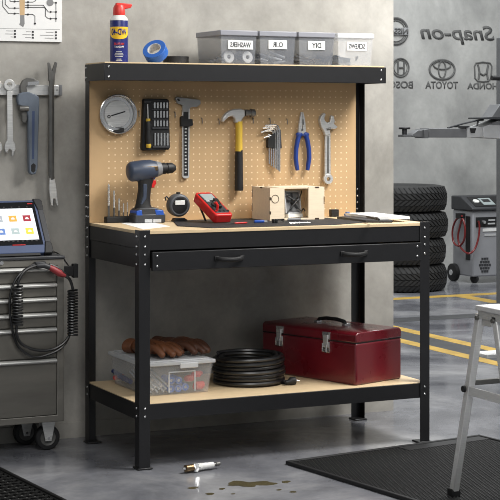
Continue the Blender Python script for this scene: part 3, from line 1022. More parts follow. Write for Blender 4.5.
MB().box(-.036, -.031, -.007, .007, .012, .084).box(.031, .036, -.007, .007, .012, .084).box(-.036, .036, -.007, .007, .012, .017).box(-.036, .036, -.007, .007, .079, .084).box(-.03, .03, .002, .007, .012, .084).build('fan_frame', 'lgrey', fan, bevel=.001)
MB().box(-.030, .030, -.0035, .002, .018, .078).build('fan_plate', 'grey', fan)
MB().box(-.03, .034, -.014, .014, 0, .012).build('fan_foot', 'ceramic', fan, bevel=.001)
MB().cyl((0, -.003, .048), (0, -.010, .048), .011, .010, 20).build('hub', 'blackm', fan)
for j in range(5):
    a = j * 2 * PI / 5 + .4
    MB().prism([(.009 * math.cos(a - .4), -.006, .048 + .009 * math.sin(a - .4)), (.028 * math.cos(a - .1), -.006, .048 + .028 * math.sin(a - .1)),
                (.028 * math.cos(a + .22), -.006, .048 + .028 * math.sin(a + .22)), (.009 * math.cos(a + .3), -.006, .048 + .009 * math.sin(a + .3))], (0, .0012, 0)).build('blade', 'dgrey', fan)
for pth in ([(-.032, -.012, .07), (-.01, -.022, .055), (.012, -.022, .05), (.034, -.016, .075), (.036, -.014, .082)],
            [(.006, -.012, .05), (.0, -.024, .04), (.006, -.028, .026), (.02, -.026, .018), (.034, -.02, .026), (.044, -.016, .02)],
            [(-.02, -.014, .064), (-.024, -.018, .07), (-.03, -.014, .066)], [(-.034, -.012, .014), (-.02, -.02, .03), (-.002, -.022, .044), (.016, -.02, .056)]):
    MB().tube(pth, .0022, 8).build('wire', 'cable', fan)

# small bits in front of the box
p = onZ(259.5, 222.6, dmz)
ub = thing('usb_stick', 'small blue stick lying in front of the wooden box', 'usb stick', p, (0, 0, math.radians(-8)))
MB().box(-.022, .018, -.007, .007, 0, .010).build('body', 'brightblue', ub, bevel=.002)
MB().box(.018, .030, -.005, .005, .002, .008).build('plug', 'steel', ub)
p = onZ(275, 223, dmz)
cn = thing('wire_connector', 'small black connector beside the blue stick', 'connector', p)
MB().box(-.010, -.001, -.008, .008, 0, .015).box(.001, .009, -.008, .008, 0, .015).build('body', 'blackm', cn, bevel=.002)
MB().tube([(.004, .006, .010), (.02, .02, .012), (.04, .03, .010), (.055, .04, .003)], .002, 8).build('wire', 'cable', cn)
p = onZ(295, 220.5, dmz)
tz = thing('small_knife', 'small grey hobby knife in front of the box opening', 'knife', p, (0, 0, math.radians(6)))
MB().prism([(-.04, -.008, 0), (.02, -.010, 0), (.026, -.004, 0), (.022, .008, 0), (-.03, .008, 0)], (0, 0, .010)).build('handle', 'grey', tz, bevel=.003)
MB().prism([(.018, -.006, .002), (.05, -.010, .002), (.022, .004, .002)], (0, 0, .0012)).build('blade', 'chrome', tz)
p = onZ(301, 223.2, dmz)
sd = thing('tweezers', 'thin steel tweezers lying at the front edge of the mat', 'tweezers', p, (0, 0, math.radians(4)))
MB().tube([(-.05, 0, .002), (-.02, -.004, .002), (.04, -.001, .002)], .0016, 6).tube([(-.05, 0, .002), (-.02, .004, .002), (.04, .001, .002)], .0016, 6).build('arms', 'chrome', sd)

# black block, blue knob
p = onY(334, 219, .50)
kb = thing('small_black_case', 'small black case standing behind the papers near right post', 'case', (p.x, .50, WT), (0, 0, 0))
MB().box(-.017, .017, -.012, .012, 0, .030).build('shell', 'blackm', kb, bevel=.002)
MB().box(-.0172, .0172, -.0122, .0122, .019, .021).build('seam', 'dgrey', kb)
p = onY(347.5, 218, .50)
kn = thing('blue_knob', 'small blue plastic knob beside the little black case', 'knob', (p.x, .50, WT))
MB().lathe([(.012, 0), (.014, .004), (.014, .010), (.009, .012), (.009, .018), (.0001, .019)], seg=20).build('knob', 'tapeblue', kn)

# clipboard, notebook, pen
clp = [V(q) for q in ((.985, .36, WT), (.965, .09, WT), (1.06, .05, WT), (1.12, .34, WT))]
cb = thing('clipboard', 'dark clipboard lying under the papers at right of worktop', 'clipboard', (1.03, .25, WT))
MB().prism(clp, (0, 0, .010)).build('board', 'dgrey', cb, world=True, bevel=.001)
nb = thing('notepad', 'white notepad lying on the dark clipboard, a pen on top', 'notepad', (1.10, .27, WT + .010))
n0 = [V((q[0], q[1], WT + .0105)) for q in ((1.045, .40), (1.02, .09), (1.15, .07), (1.17, .39))]
MB().prism(n0, (0, 0, .009)).build('pages', 'white', nb, world=True, bevel=.0006)
MB().prism([q + V((0, 0, .0092)) for q in n0], (0, 0, .001)).build('cover_sheet', 'white', nb, world=True)
a, b = onZ(366, 216.5, WT + .024), onZ(379, 219.5, WT + .024)
pn = thing('pen', 'black pen lying on the white notepad', 'pen', (a + b) / 2 - Z3 * .0035)
d = b - a
MB().tube([a, a + d * .1, a + d * .62], [.0015, .0035, .0035], 10).build('barrel', 'blackm', pn, world=True)
MB().tube([a + d * .6, b], [.0042, .0038], 10).tube([b + V((0, 0, .003)), a + d * .7 + V((0, 0, .0065))], .001, 6).build('cap', 'rubber', pn, world=True)

# ================================================================== LOWER SHELF
# -- plastic tote
tx0, tx1, ty0, ty1 = .072, .345, .135, .485
TZ = SH
tote = thing('plastic_tote', 'clear plastic tote with white lid on the lower shelf', 'tote', ((tx0 + tx1) / 2, (ty0 + ty1) / 2, TZ))
shell(MB(), tx0, tx1, ty0, ty1, TZ, TZ + .112, .014, .0025).build('tub', 'clear', tote, world=True, bevel=.006)
MB().box(tx0 - .008, tx1 + .008, ty0 - .008, ty1 + .008, TZ + .110, TZ + .124).box(tx0 + .008, tx1 - .008, ty0 + .008, ty1 - .008, TZ + .122, TZ + .128).build('lid', 'clearlid', tote, world=True, bevel=.003)
xm = onY(188, 365, ty0).x
MB().box(xm - .036, xm + .036, ty0 - .015, ty0 - .006, TZ + .098, TZ + .118).build('latch', 'clearlid', tote, world=True, bevel=.003)
rb = MB()
for xx in (tx0 + .10, tx1 - .07):
    rb.box(xx - .002, xx + .002, ty0 + .004, ty0 + .008, TZ + .01, TZ + .085)
rb.box(tx0 + .10, tx1 - .07, ty0 + .002, ty0 + .006, TZ + .082, TZ + .086)
rb.build('rib', 'clearlid', tote, world=True)
n = 0
for (u, v) in ((171.5, 380.5), (179, 380.5), (171, 389), (178.5, 388.5), (185.5, 387)):
    q = onY(u, v, ty0 + .024)
    if q.z < TZ + .018:
        q.z = TZ + .018
    o = thing('socket', 'blue-ended cylinder in the clear tote, ' + ['upper left of five', 'upper right of five', 'lower left of five', 'lower middle of five', 'lower right of five'][n], 'socket',
              (q.x, q.y, q.z - .013), group='blue cylinders in the tote')
    MB().lathe([(.006, 0), (.0135, 0), (.0135, .07), (.006, .07), (.006, 0)], (0, 0, .013), (0, 1, 0), 20).build('shell', 'tapeblue', o)
    MB().lathe([(.0001, .004), (.0062, .004), (.0062, .066), (.0001, .066)], (0, 0, .013), (0, 1, 0), 16).build('core', 'lgrey', o)
    n += 1
for j, (u, v, rr) in enumerate(((190, 378, .013), (199, 386, .014), (204, 384, .012), (197, 374, .012), (119, 386, .012))):
    q = onY(u, v, ty0 + .05) if u > 150 else onX(u, v, tx0 + .045)
    q.z = max(q.z, TZ + .018)
    q.x = min(q.x, tx1 - .035)
    o = MB().tube([q - V((.020, .01, 0)), q - V((.006, 0, 0)), q + V((.006, 0, 0)), q + V((.020, .01, .002))], [rr * .8, rr, rr, rr * .7], 12).build('wire_nut', 'canred', None, world=True)
    tag(o, ['red plug beside the blue cylinders in the tote, upper left', 'large red plug at the bottom right of the tote', 'red plug in the right corner of the tote', 'red plug lying highest at right in the tote', 'red plug at the left end of the tote'][j], 'plug', 'red plugs in the tote')
for j in range(9):
    x = tx0 + .034 + j * .0085
    z0 = TZ + .014 + (j % 3) * .009
    o = MB().tube([(x, ty0 + .022, z0), (x - .012, ty0 + .20, z0 + .05)], .0042, 8).build('clear_tube', 'glassy', None, world=True)
    tag(o, 'thin clear tube in the left half of the tote', 'tube', 'clear tubes in the tote')
for j in range(4):
    q = onX(117 + j * 3.5, 374 + j * 3.4, tx0 + .04)
    q.z = max(q.z, TZ + .02)
    o = MB().tube([q - V((0, .035, 0)), q + V((0, .04, .006))], .009, 10).build('anchor_plug', 'blue', None, world=True)
    tag(o, 'blue plug lying at the left end inside the tote', 'plug', 'blue plugs in the tote')


# -- leather gloves on the lid
def glove(name, label, loc, rz, m, mirror=1, thumb=True):
    o = thing(name, label, 'glove', loc, (0, 0, rz), 'work gloves on the tote')
    o.scale = (.84, .84, .84)
    b = MB()
    b.ball((-.01, 0, .040), .050, (1.25, 1.25, .66))
    b.ball((-.075, 0, .036), .048, (1.2, 1.05, .66))
    for j in range(4):
        y = mirror * (.051 - j * .034)
        L = (.078, .098, .094, .066)[j]
        for t_ in range(9):
            f = t_ / 8
            b.ball((.020 + L * f, y * (1 + .16 * f), .043 + .006 * math.sin(PI * f) - .024 * f * f), .0185 * (1 - .16 * f * f), (1.1, 1.04, .96))
    for t_ in range(7):
        f = t_ / 6
        b.ball((-.035 + .080 * f, mirror * (.052 + .034 * f), .030 - .012 * f), .0185 * (1 - .15 * f), (1.1, .9, 1))
    b.build('glove_body', m, o, remesh=.0045)
    c = MB()
    c.loft([[V((-x, .047 * s_ * math.cos(a), .034 + .030 * s_ * math.sin(a))) for a in [2 * PI * i / 20 for i in range(20)]] for x, s_ in ((.110, 1.0), (.13, 1.05), (.155, 1.12))])
    c.build('cuff', m, o, bevel=.002)
    sm = MB()
    for j in range(3):
        y = mirror * (.034 - j * .034)
        sm.tube([(.03, y, .070 - abs(y) * .25), (.0, y * .85, .0735 - abs(y) * .25), (-.035, y * .7, .070 - abs(y) * .2)], .0018, 6)
    sm.build('seam', 'leather2' if m == 'leather' else 'leather', o)
    return o


LZ = TZ + .1285
glove('work_glove', 'tan brown leather glove on the tote lid, nearer the left front bench leg', (.168, .262, LZ), math.radians(-62), 'leather', 1)
glove('work_glove', 'darker brown leather glove on the tote lid, on the side towards the coiled cable', (.293, .288, LZ), math.radians(-58), 'leather2', -1)

# -- coiled black cable
cO = V((.562, .285, SH))
coil = thing('extension_cable', 'thick coil of black cable with a plug, beside the red toolbox', 'cable', cO)
P = []
turns = 7
r0 = .0080
for i in range(turns * 40 + 1):
    a = 2 * PI * i / 40
    t = i / 40
    wob = .003 * math.sin(a * .37 + 1)
    R_ = .133 + wob - .006 * abs(t - 3) / 4
    P.append((R_ * math.cos(a + 2.4), R_ * math.sin(a + 2.4), r0 + .0146 * t + .002 * math.sin(a + .8 * t) * min(1, t)))
MB().tube(P, r0, 8).build('outer_coil', 'cable', coil)
P = []
for i in range(7 * 40 + 1):
    a = 2 * PI * i / 40
    t = i / 40
    R_ = .111 + .004 * math.sin(a * .41)
    P.append((R_ * math.cos(a), R_ * math.sin(a), r0 + .0140 * t + .002 * math.sin(a * 1.0) * min(1, t)))
MB().tube(P, r0, 8).build('inner_coil', 'cable', coil)
q = onZ(290, 382, SH + .012) - cO
e0 = V((.130 * math.cos(2.4), .130 * math.sin(2.4), r0))
MB().tube([(.095, -.090, r0), (.112, -.092, r0), (q.x - .016, q.y - .004, .012)], r0, 8).build('lead', 'cable', coil)
MB().tube([(q.x - .020, q.y - .004, .011), (q.x - .006, q.y - .002, .0125), (q.x + .004, q.y, .0155), (q.x + .020, q.y, .0155), (q.x + .022, q.y, .0155)], [.007, .009, .0155, .0155, .013], 16).build('plug', 'rubber', coil)
for dy in (-.007, .007):
    MB().cyl((q.x + .020, q.y + dy, .0155), (q.x + .036, q.y + dy, .0155), .0022).build('pin', 'chrome', coil)

# -- burgundy toolbox: its long side runs back along the shelf
A = onZ(356, 386, SH)
B = onZ(401.5, 378.5, SH)
exx = (B - A)
tw = exx.length
exx = exx.normalized()
eyy = V((-exx.y, exx.x, 0))
tbl, tbh = .508, .200
tb = thing('toolbox', 'closed burgundy metal toolbox with two chrome latches and black top handle', 'toolbox', A, (0, 0, math.atan2(exx.y, exx.x)))
prof = [(0, .0), (tw, .0), (tw, tbh * .80), (0, tbh * .80)]
MB().box(0, tw, 0, tbl, 0, tbh * .795).build('body', 'burg', tb, bevel=.008, seg=3)
lidp = [(0, tbh * .805), (tw, tbh * .805), (tw, tbh * .96), (tw - .012, tbh), (.012, tbh), (0, tbh * .96)]
MB().prism([(x, 0, z) for x, z in lidp], (0, tbl, 0)).build('lid', 'burg', tb, bevel=.005, seg=3)
MB().box(.002, tw - .002, .002, tbl - .002, tbh * .79, tbh * .81).build('lid_seam', 'blackm', tb)
for yy in (tbl * .30, tbl * .80):
    l_ = MB()
    l_.box(-.004, 0, yy - .020, yy + .020, tbh * .82, tbh * .955).box(-.004, 0, yy - .017, yy + .017, tbh * .56, tbh * .77)
    la = l_.build('latch', 'chrome', tb, bevel=.001)
    MB().box(-.010, -.003, yy - .012, yy + .012, tbh * .66, tbh * .90).build('latch_lever', 'steel', la, bevel=.002)
    MB().tube([(-.012, yy - .010, tbh * .74), (-.014, yy - .010, tbh * .58), (-.014, yy + .010, tbh * .58), (-.012, yy + .010, tbh * .74)], .0028, 8).build('latch_loop', 'chrome', la)
hb = MB()
cx_ = tw * .52
hb.tube([(cx_, tbl * .5 - .075, tbh + .005), (cx_, tbl * .5 - .068, tbh + .016), (cx_, tbl * .5 - .03, tbh + .022), (cx_, tbl * .5 + .03, tbh + .022), (cx_, tbl * .5 + .068, tbh + .016), (cx_, tbl * .5 + .075, tbh + .005)], .0075, 10)
hd = hb.build('handle', 'rubber', tb)
for s_ in (-1, 1):
    MB().box(cx_ - .014, cx_ + .014, tbl * .5 + s_ * .076 - .010, tbl * .5 + s_ * .076 + .010, tbh - .001, tbh + .010).build('handle_bracket', 'chrome', hd, bevel=.002)

# ================================================================== ON THE BACK WALL
g3 = lambda P: crop(0, 60, .3, P)
RY = WALL - .024
pR0, pR1 = onY(0, 90, RY), onY(59, 90, RY)
zt, zb = onY(40, 84.8, RY).z, onY(40, 95.3, RY).z
rail = thing('tool_rail', 'grey magnetic tool rail fixed to the wall above the tablet', 'tool rail', (-.3, WALL, zb))
MB().box(-.75, pR1.x, RY, WALL - .001, zb, zt).build('bar', 'steel', rail, world=True, bevel=.002)
MB().box(pR1.x, onY(62.3, 90, RY).x, RY - .001, WALL - .001, zb - .001, zt + .001).build('end_cap', 'grey', rail, world=True, bevel=.002)
sc_ = onY(57, 90, RY)
MB().cyl(sc_, sc_ - V((0, .002, 0)), .003, .0025, 10).build('screw', 'dsteel', rail, world=True)


def combo(dx, label):
    o = onY(10 + dx, 90, RY - .01)
    w = thing('combination_wrench', label, 'wrench', (o.x, RY, o.z), group='combination wrenches on the rail')
    sh_ = lambda L: [onY(u + dx, v, RY - .012) for u, v in g3(L)]
    y1 = .011
    MB().prism(sh_([(24, 102), (41, 102), (45, 270), (24, 272)]), (0, y1 - .003, 0)).build('shank', 'steel', w, world=True, bevel=.002)
    MB().prism(sh_([(24, 268), (44, 268), (51, 280), (53, 298), (46, 308), (46, 318), (40, 322), (40, 302), (32, 296), (26, 304), (26, 310), (18, 306), (15, 292), (18, 278)]), (0, y1, 0)).build('open_jaw', 'steel', w, world=True, bevel=.002)
    c = sh_([(32, 83)])[0]
    MB().lathe([(.0112, 0), (.0215, 0), (.0225, .004), (.0225, .009), (.0215, .0115), (.0112, .0115), (.0112, 0)], c, (0, 1, 0), 24).build('ring_end', 'steel', w, world=True, bevel=.001)


combo(0, 'silver combination wrench hanging on the rail left of the pipe wrench')
combo(-13.5, 'silver combination wrench cut off by the left edge of the photo')

o = onY(28, 100, RY)
pw = thing('pipe_wrench', 'slate blue pipe wrench with steel hook jaw on the wall rail', 'pipe wrench', (o.x, RY, o.z))
sp = lambda L, y: [onY(u, v, y) for u, v in g3(L)]
MB().prism(sp([(58, 128), (62, 114), (74, 108), (96, 106), (122, 116), (131, 124), (132, 140), (126, 360), (120, 380), (104, 383), (97, 372), (94, 190), (88, 160), (62, 150)], RY - .026), (0, .024, 0)).build('body', 'navy', pw, world=True, bevel=.004)
MB().prism(sp([(70, 108), (68, 86), (76, 68), (92, 59), (112, 60), (120, 66), (130, 69), (130, 80), (92, 84), (88, 92), (92, 104), (88, 112), (72, 112)], RY - .022), (0, .016, 0)).build('hook_jaw', 'dsteel', pw, world=True, bevel=.002)
MB().prism(sp([(92, 73), (130, 71), (130, 82), (92, 84)], RY - .0228), (0, .018, 0)).build('jaw_teeth', 'chrome', pw, world=True)
MB().prism(sp([(74, 168), (90, 168), (92, 200), (84, 211), (74, 204)], RY - .018), (0, .014, 0)).build('jaw_tail', 'dsteel', pw, world=True, bevel=.002)
MB().tube(sp([(64, 162), (70, 162), (86, 162), (94, 162)], RY - .022), [.011, .0125, .0125, .011], 16).build('adjusting_nut', 'dsteel', pw, world=True)
MB().prism(sp([(104, 350), (112, 344), (119, 350), (118, 370), (111, 376), (104, 370)], RY - .0268), (0, .003, 0)).build('hang_hole', 'blackm', pw, world=True)
MB().prism(sp([(107, 170), (116, 170), (114, 330), (107, 330)], RY - .0266), (0, .002, 0)).build('handle_web', 'bluegrey', pw, world=True)

o = onY(52, 130, RY)
pb = thing('pry_bar', 'long dark steel pry bar with forked ends, rightmost on the rail', 'pry bar', (o.x, RY, o.z))
MB().tube(sp([(174, 62), (171, 90), (171, 240), (171, 385), (174, 398)], RY - .016), [.0105, .0115, .0115, .0115, .0105], 6).build('shaft', 'dsteel', pb, world=True)
MB().prism(sp([(163, 70), (160, 8), (167, 9), (174, 36), (184, 6), (192, 8), (188, 30), (184, 52), (182, 70)], RY - .022), (0, .010, 0)).build('claw', 'dsteel', pb, world=True, bevel=.002)
MB().prism(sp([(166, 392), (182, 390), (188, 424), (195, 484), (190, 487), (184, 462), (178, 462), (177, 487), (170, 485), (164, 430)], RY - .022), (0, .008, 0)).build('claw', 'steel', pb, world=True, bevel=.0015)

# poster
PY = WALL - .010
pb1 = onY(62, 42.3, PY)
pos = thing('wall_poster', 'white diagram poster on the wall, cut by the photo corner', 'poster', (pb1.x - .25, WALL, pb1.z))
MB().box(pb1.x - .62, pb1.x, PY, WALL - .001, pb1.z, pb1.z + .50).build('board', 'poster', pos, world=True, bevel=.0015)


def pl_(pts, y=PY - .0006):
    return [onY(a * .14, b * .14, y) for a, b in pts]


ln_ = MB()
for L in ([(20, -60), (20, 45), (62, 97), (138, 97)], [(38, -60), (38, 30), (64, 58), (138, 58)], [(60, -30), (75, 10), (138, 10)],
          [(178, 37), (310, 37), (345, 85), (395, 85)], [(178, 53), (315, 53), (325, 62), (325, 115), (345, 133), (400, 133)], [(178, 103), (235, 103), (250, 115), (250, 165)],
          [(178, 15), (235, 15), (255, 5), (262, -30)], [(400, 20), (400, 155)], [(340, 20), (400, 20)]):
    ln_.tube(pl_(L), .0012, 5)
ln_.build('diagram_line', 'ink', pos, world=True)
nd = MB()
for q in ((105, 58), (105, 97), (105, 10), (200, 15), (200, 37), (200, 53), (200, 103), (250, 168), (362, 85), (362, 133), (400, 85), (400, 133), (400, 20)):
    c = pl_([q])[0]
    nd.cyl(c + V((0, .0004, 0)), c - V((0, .0010, 0)), .0040, .0040, 10)
nd.build('diagram_node', 'ink', pos, world=True)
MB().prism(pl_([(138, -60), (178, -60), (176, 108), (142, 108)]), (0, .001, 0)).build('diagram_tube', 'woodedge', pos, world=True)
MB().prism(pl_([(144, 108), (174, 108), (176, 170), (166, 194), (138, 175), (144, 160)]), (0, .001, 0)).build('diagram_tip', 'greyink', pos, world=True)
c = pl_([(358, 18)])[0]
MB().cyl(c + V((0, .0004, 0)), c - V((0, .0012, 0)), .0135, .0135, 24).build('diagram_gauge', 'greyink', pos, world=True)
lg = MB().prism(pl_([(-300, 196), (428, 210), (428, 212), (-300, 198)]), (0, .0008, 0))
for q, w_ in (((100, 220), 56), ((100, 242), 62), ((100, 263), 24), ((228, 226), 42), ((228, 247), 66), ((228, 268), 48), ((390, 230), 62), ((390, 251), 104), ((390, 272), 70)):
    lg.prism(pl_([(q[0] - w_, q[1] - 2), (q[0] - 8, q[1] - 1), (q[0] - 8, q[1] + 3), (q[0] - w_, q[1] + 2)]), (0, .0008, 0))
lg.build('legend_line', 'greyink', pos, world=True)
lgd = MB()
for q in ((107, 220), (107, 242), (107, 263), (235, 227), (235, 248), (235, 269), (400, 230), (400, 252), (400, 273)):
    c = pl_([q])[0]
    lgd.box(c.x - .0035, c.x + .0035, c.y - .0008, c.y + .001, c.z - .0035, c.z + .0035)
lgd.build('legend_key', 'ink', pos, world=True)

# ================================================================== TOOL CABINET
CF, CBK = .43, .668
cR = onY(64, 421, CF).x
cL = -.80
cT = onY(64, 255.5, CF).z
cB = onY(64, 421, CF).z
cab = thing('tool_cabinet', 'grey steel rolling tool cabinet with chrome drawer handles at left', 'tool cabinet', ((cL + cR) / 2, (CF + CBK) / 2, 0))
dR = onY(57, 300, CF).x
MB().box(cL, cR, CF + .012, CBK, cB, cT - .012).build('shell', 'cab', cab, world=True, bevel=.002)
zA, zB = onY(57, 415, CF).z, onY(57, 265.5, CF).z
MB().prism([V((x, CF, z)) for x, z in ((cL, cB), (cR, cB), (cR, cT - .012), (cL, cT - .012), (cL, zB), (dR + .001, zB), (dR + .001, zA), (cL, zA))], (0, .0118, 0)).build('face_frame', 'cab', cab, world=True, bevel=.002)
MB().box(cL - .003, cR + .003, CF - .004, CBK, cT - .012, cT).build('top_panel', 'dgrey', cab, world=True, bevel=.003)
for v0, v1 in ((266.5, 281.5), (282.5, 295.8), (296.8, 311), (312, 326), (327, 357), (358, 414.5)):
    z1, z0 = onY(57, v0, CF).z, onY(57, v1, CF).z
    d_ = MB().box(cL + .02, dR - .001, CF + .002, CF + .012, z0, z1).build('drawer', 'cabface', cab, world=True, bevel=.0015)
    MB().loft([[V((x, CF - .015 * math.sin(a), z1 - .0085 - .008 * math.cos(a))) for a in [PI * i / 8 for i in range(9)]] + [V((x, CF + .006, z1 - .0005 - .0)), ][:0] for x in (cL + .03, dR - .004)]).build('drawer_handle', 'handle', d_, world=True)
q = onY(1.3, 263, CF)
MB().cyl(q + V((0, .002, 0)), q - V((0, .006, 0)), .008, .007, 16).build('lock', 'chrome', cab, world=True)


def caster(u, v, y):
    r = .047
    p = onY(u, v, y)
    cw = V((p.x, y, r))
    f = MB().prism([cw + V(q) for q in ((-.028, -.020, cB - r - .001), (.028, -.020, cB - r - .001), (.012, -.020, -.012), (-.012, -.020, -.012))], (0, .003, 0))
    f.prism([cw + V(q) for q in ((-.028, .017, cB - r - .001), (.028, .017, cB - r - .001), (.012, .017, -.012), (-.012, .017, -.012))], (0, .003, 0))
    f.box(cw.x - .032, cw.x + .032, y - .025, y + .025, cB - .006, cB)
    cs = f.build('caster', 'steel', cab, world=True, bevel=.001)
    wl = MB().lathe([(.030, -.014), (.043, -.014), (.047, -.010), (.047, .010), (.043, .014), (.030, .014), (.030, -.014)], cw, (0, 1, 0), 36).build('wheel', 'rubber', cs, world=True)
    MB().lathe([(.0001, -.010), (.012, -.012), (.014, -.008), (.024, -.008), (.030, -.012), (.030, .012), (.0001, .012)], cw, (0, 1, 0), 30).build('wheel_hub', 'hubgrey', cs, world=True)
    MB().cyl(cw - V((0, .023, 0)), cw + V((0, .023, 0)), .005, .005, 10).build('axle', 'chrome', cs, world=True)


caster(47, 436, .495)
caster(25.5, 431, .625)
# side bracket that holds the cable
q0 = onY(66, 270, .46)
MB().box(cR, q0.x + .045, .45, .47, onY(66, 276, .46).z, onY(66, 266, .46).z).box(q0.x + .025, q0.x + .045, .448, .472, onY(66, 278, .46).z, onY(66, 264, .46).z).build('side_bracket', 'blackm', cab, world=True, bevel=.002)
kq = onY(38, 263, CF)
MB().box(kq.x - .018, kq.x + .018, CF - .028, CF - .0005, kq.z - .008, kq.z + .006).build('cable_hook', 'dgrey', cab, world=True, bevel=.003)

# -- coiled cable hanging over the front
cy_ = CF - .026
gc_ = lambda P: [onY(u * .2, 250 + v * .2, cy_) for u, v in P]


def smooth_path(P, n=8, closed=False):
    out = []
    m = len(P)
    rng = range(m if closed else m - 1)
    for i in rng:
        p0, p1, p2, p3 = (P[(i + j) % m] if closed else P[min(max(i + j, 0), m - 1)] for j in (-1, 0, 1, 2))
        for k_ in range(n):
            t = k_ / n
            out.append(.5 * ((2 * p1) + (p2 - p0) * t + (2 * p0 - 5 * p1 + 4 * p2 - p3) * t * t + (3 * p1 - p0 - 3 * p2 + p3) * t ** 3))
    if not closed:
        out.append(P[-1])
    return out


hc_ = thing('coiled_cable', 'black coiled cable with a red connector hanging on the cabinet front', 'cable', (kq.x, cy_, gc_([(200, 560)])[0].z))
MB().tube(smooth_path(gc_([(90, 180), (95, 150), (130, 100), (200, 74), (240, 84)])), .0058, 8).tube(
    smooth_path(gc_([(322, 126), (350, 150), (366, 200)])), .0058, 8).build('upper_cord', 'cable', hc_, world=True)
lp = [p + V((0, .008, 0)) for p in gc_([(230, 62), (170, 76), (110, 115), (72, 170), (52, 250), (56, 340), (70, 420), (100, 490), (170, 535), (240, 525), (310, 490), (350, 430), (368, 330), (372, 230), (352, 150), (300, 95), (250, 72)])]
MB().tube(smooth_path(lp, 8), .0050, 8).build('loop_cord', 'cable', hc_, world=True)
lp = [p + V((0, .002, 0)) for p in gc_([(86, 372), (84, 420), (110, 470), (180, 500), (260, 498), (320, 465), (352, 420)])]
MB().tube(smooth_path(lp, 8), .0055, 8).build('inner_cord', 'cable', hc_, world=True)
for (u, v0, v1, R_) in ((87, 182, 375, .0175), (362, 200, 425, .0175)):
    p0, p1 = gc_([(u, v0), (u, v1)])
    n_ = 13 if v0 < 190 else 16
    P = []
    for i in range(n_ * 14 + 1):
        a = 2 * PI * i / 14
        f = i / (n_ * 14)
        P.append(p0 + (p1 - p0) * f + V((R_ * math.cos(a), -.004 + .012 * math.sin(a), 0)))
    MB().tube(P, .0042, 6).build('spring_section', 'cable', hc_, world=True)
cq = gc_([(244, 84), (262, 95), (296, 116), (310, 124), (326, 130)])
MB().tube([p - V((0, .004, 0)) for p in cq], [.008, .012, .013, .0095, .006], 14).build('red_connector', 'hosered', hc_, world=True)
MB().tube([p - V((0, .004, 0)) for p in gc_([(182, 78), (216, 76), (246, 86)])], [.008, .011, .009], 12).build('cord_clip', 'dgrey', hc_, world=True)

# -- diagnostic tablet
tl = math.atan2(.15, .190)
tO = onY(53, 250, .452)
tO.z = cT + .012
uxT, uzT = X3, V((0, math.sin(tl), math.cos(tl)))
unT = V((0, -math.cos(tl), math.sin(tl)))
tab = thing('diagnostic_tablet', 'rugged blue-grey diagnostic tablet with lit icon screen leaning on the cabinet top', 'tablet', tO, (-tl, 0, 0))


def tp_(pts, d=0.0):
    """points of the tablet face in its own frame"""
    inv = wm(tab).inverted()
    r_ = []
    for u, v in pts:
        q = inv @ onP(u, v, tO, uxT, uzT)
        r_.append(V((q.x, -d, q.z)))
    return r_


g4 = lambda P: crop(0, 190, .2, P)
cor = tp_([(38, 199)])[0]
TH = .242
TWL = .36
# body corners
MB().prism([(-TWL, 0, 0), (-.012, 0, 0), (-.004, 0, .012), (-.004, 0, TH - .012), (-.014, 0, TH), (-TWL, 0, TH)], (0, .028, 0)).build('tablet_body', 'bluegrey', tab, bevel=.004)
MB().prism([(-TWL + .02, -.0012, .036), (-.030, -.0012, .036), (-.030, -.0012, TH - .010), (-TWL + .02, -.0012, TH - .012)], (0, .004, 0)).build('bezel', 'glassblack', tab)
for z0, z1 in ((-.004, .05), (TH - .05, TH + .004)):
    MB().prism([(-.034, -.004, z0), (-.006, -.004, z0), (.003, -.004, z0 + .008), (.003, -.004, z1 - .008), (-.004, -.004, z1), (-.022, -.004, z1)] if z0 < 0 else
               [(-.022, -.004, z0), (-.004, -.004, z0), (.003, -.004, z0 + .008), (.003, -.004, z1 - .010), (-.006, -.004, z1), (-.034, -.004, z1)], (0, .036, 0)).build('corner_bumper', 'rubber', tab, bevel=.004)
MB().box(-.022, .0005, -.003, .032, .045, TH - .045).build('side_grip', 'dgrey', tab, bevel=.003)
xs = -.042
sc = MB().box(-TWL + .03, xs, -.0018, .001, .059, TH - .040).build('screen', 'screen', tab)
zt_, zb_ = TH - .028, .046
for (r_, c_, k_) in ((0, 0, 'icon_maroon'), (0, 1, 'icon_orange'), (0, 2, 'icon_grey'), (1, 0, 'icon_yellow'), (1, 1, 'icon_sage'), (1, 2, 'icon_blue'), (0, 3, 'icon_blue'), (1, 3, 'icon_orange')):
    xc = xs - .030 - c_ * .055
    zc = .155 - r_ * .058
    ic = MB().prism([(xc - .015, -.0026, zc - .013), (xc + .015, -.0026, zc - .013), (xc + .015, -.0026, zc + .015), (xc - .015, -.0026, zc + .015)], (0, .0012, 0)).build('icon', k_, sc, bevel=.003)
    MB().box(xc - .007, xc + .007, -.0032, -.002, zc - .004, zc + .002).box(xc - .004, xc + .004, -.0032, -.002, zc + .002, zc + .006).build('icon_symbol', 'white', sc)
tbx = MB()
for j in range(9):
    tbx.box(xs - .012 - j * .018 - .004, xs - .012 - j * .018 + .004, -.0024, -.001, .0505, .0565)
for j in range(5):
    tbx.box(xs - .02 - j * .03 - .003, xs - .02 - j * .03 + .003, -.0024, -.001, TH - .036, TH - .031)
tbx.build('toolbar', 'ink', sc)
MB().box(-.15, -.10, -.0022, 0, .0345, .038).build('maker_mark', 'red', tab)
MB().box(-.058, -.038, -.0022, 0, TH - .021, TH - .017).build('corner_mark', 'red', tab)
MB().box(-TWL + .04, -.05, .0, .026, -.010, .0).build('foot_strip', 'blackm', tab)
ft = wm(tab) @ V((-.14, .028, .10))
MB().prism([V((tO.x - .30, tO.y + .05, cT)), V((tO.x - .30, tO.y + .13, cT)), V((tO.x - .30, tO.y + .13, cT + .09))], (.16, 0, 0)).build('stand', 'blackm', tab, world=True)
q0 = V((-.145, .60, cT + .004))
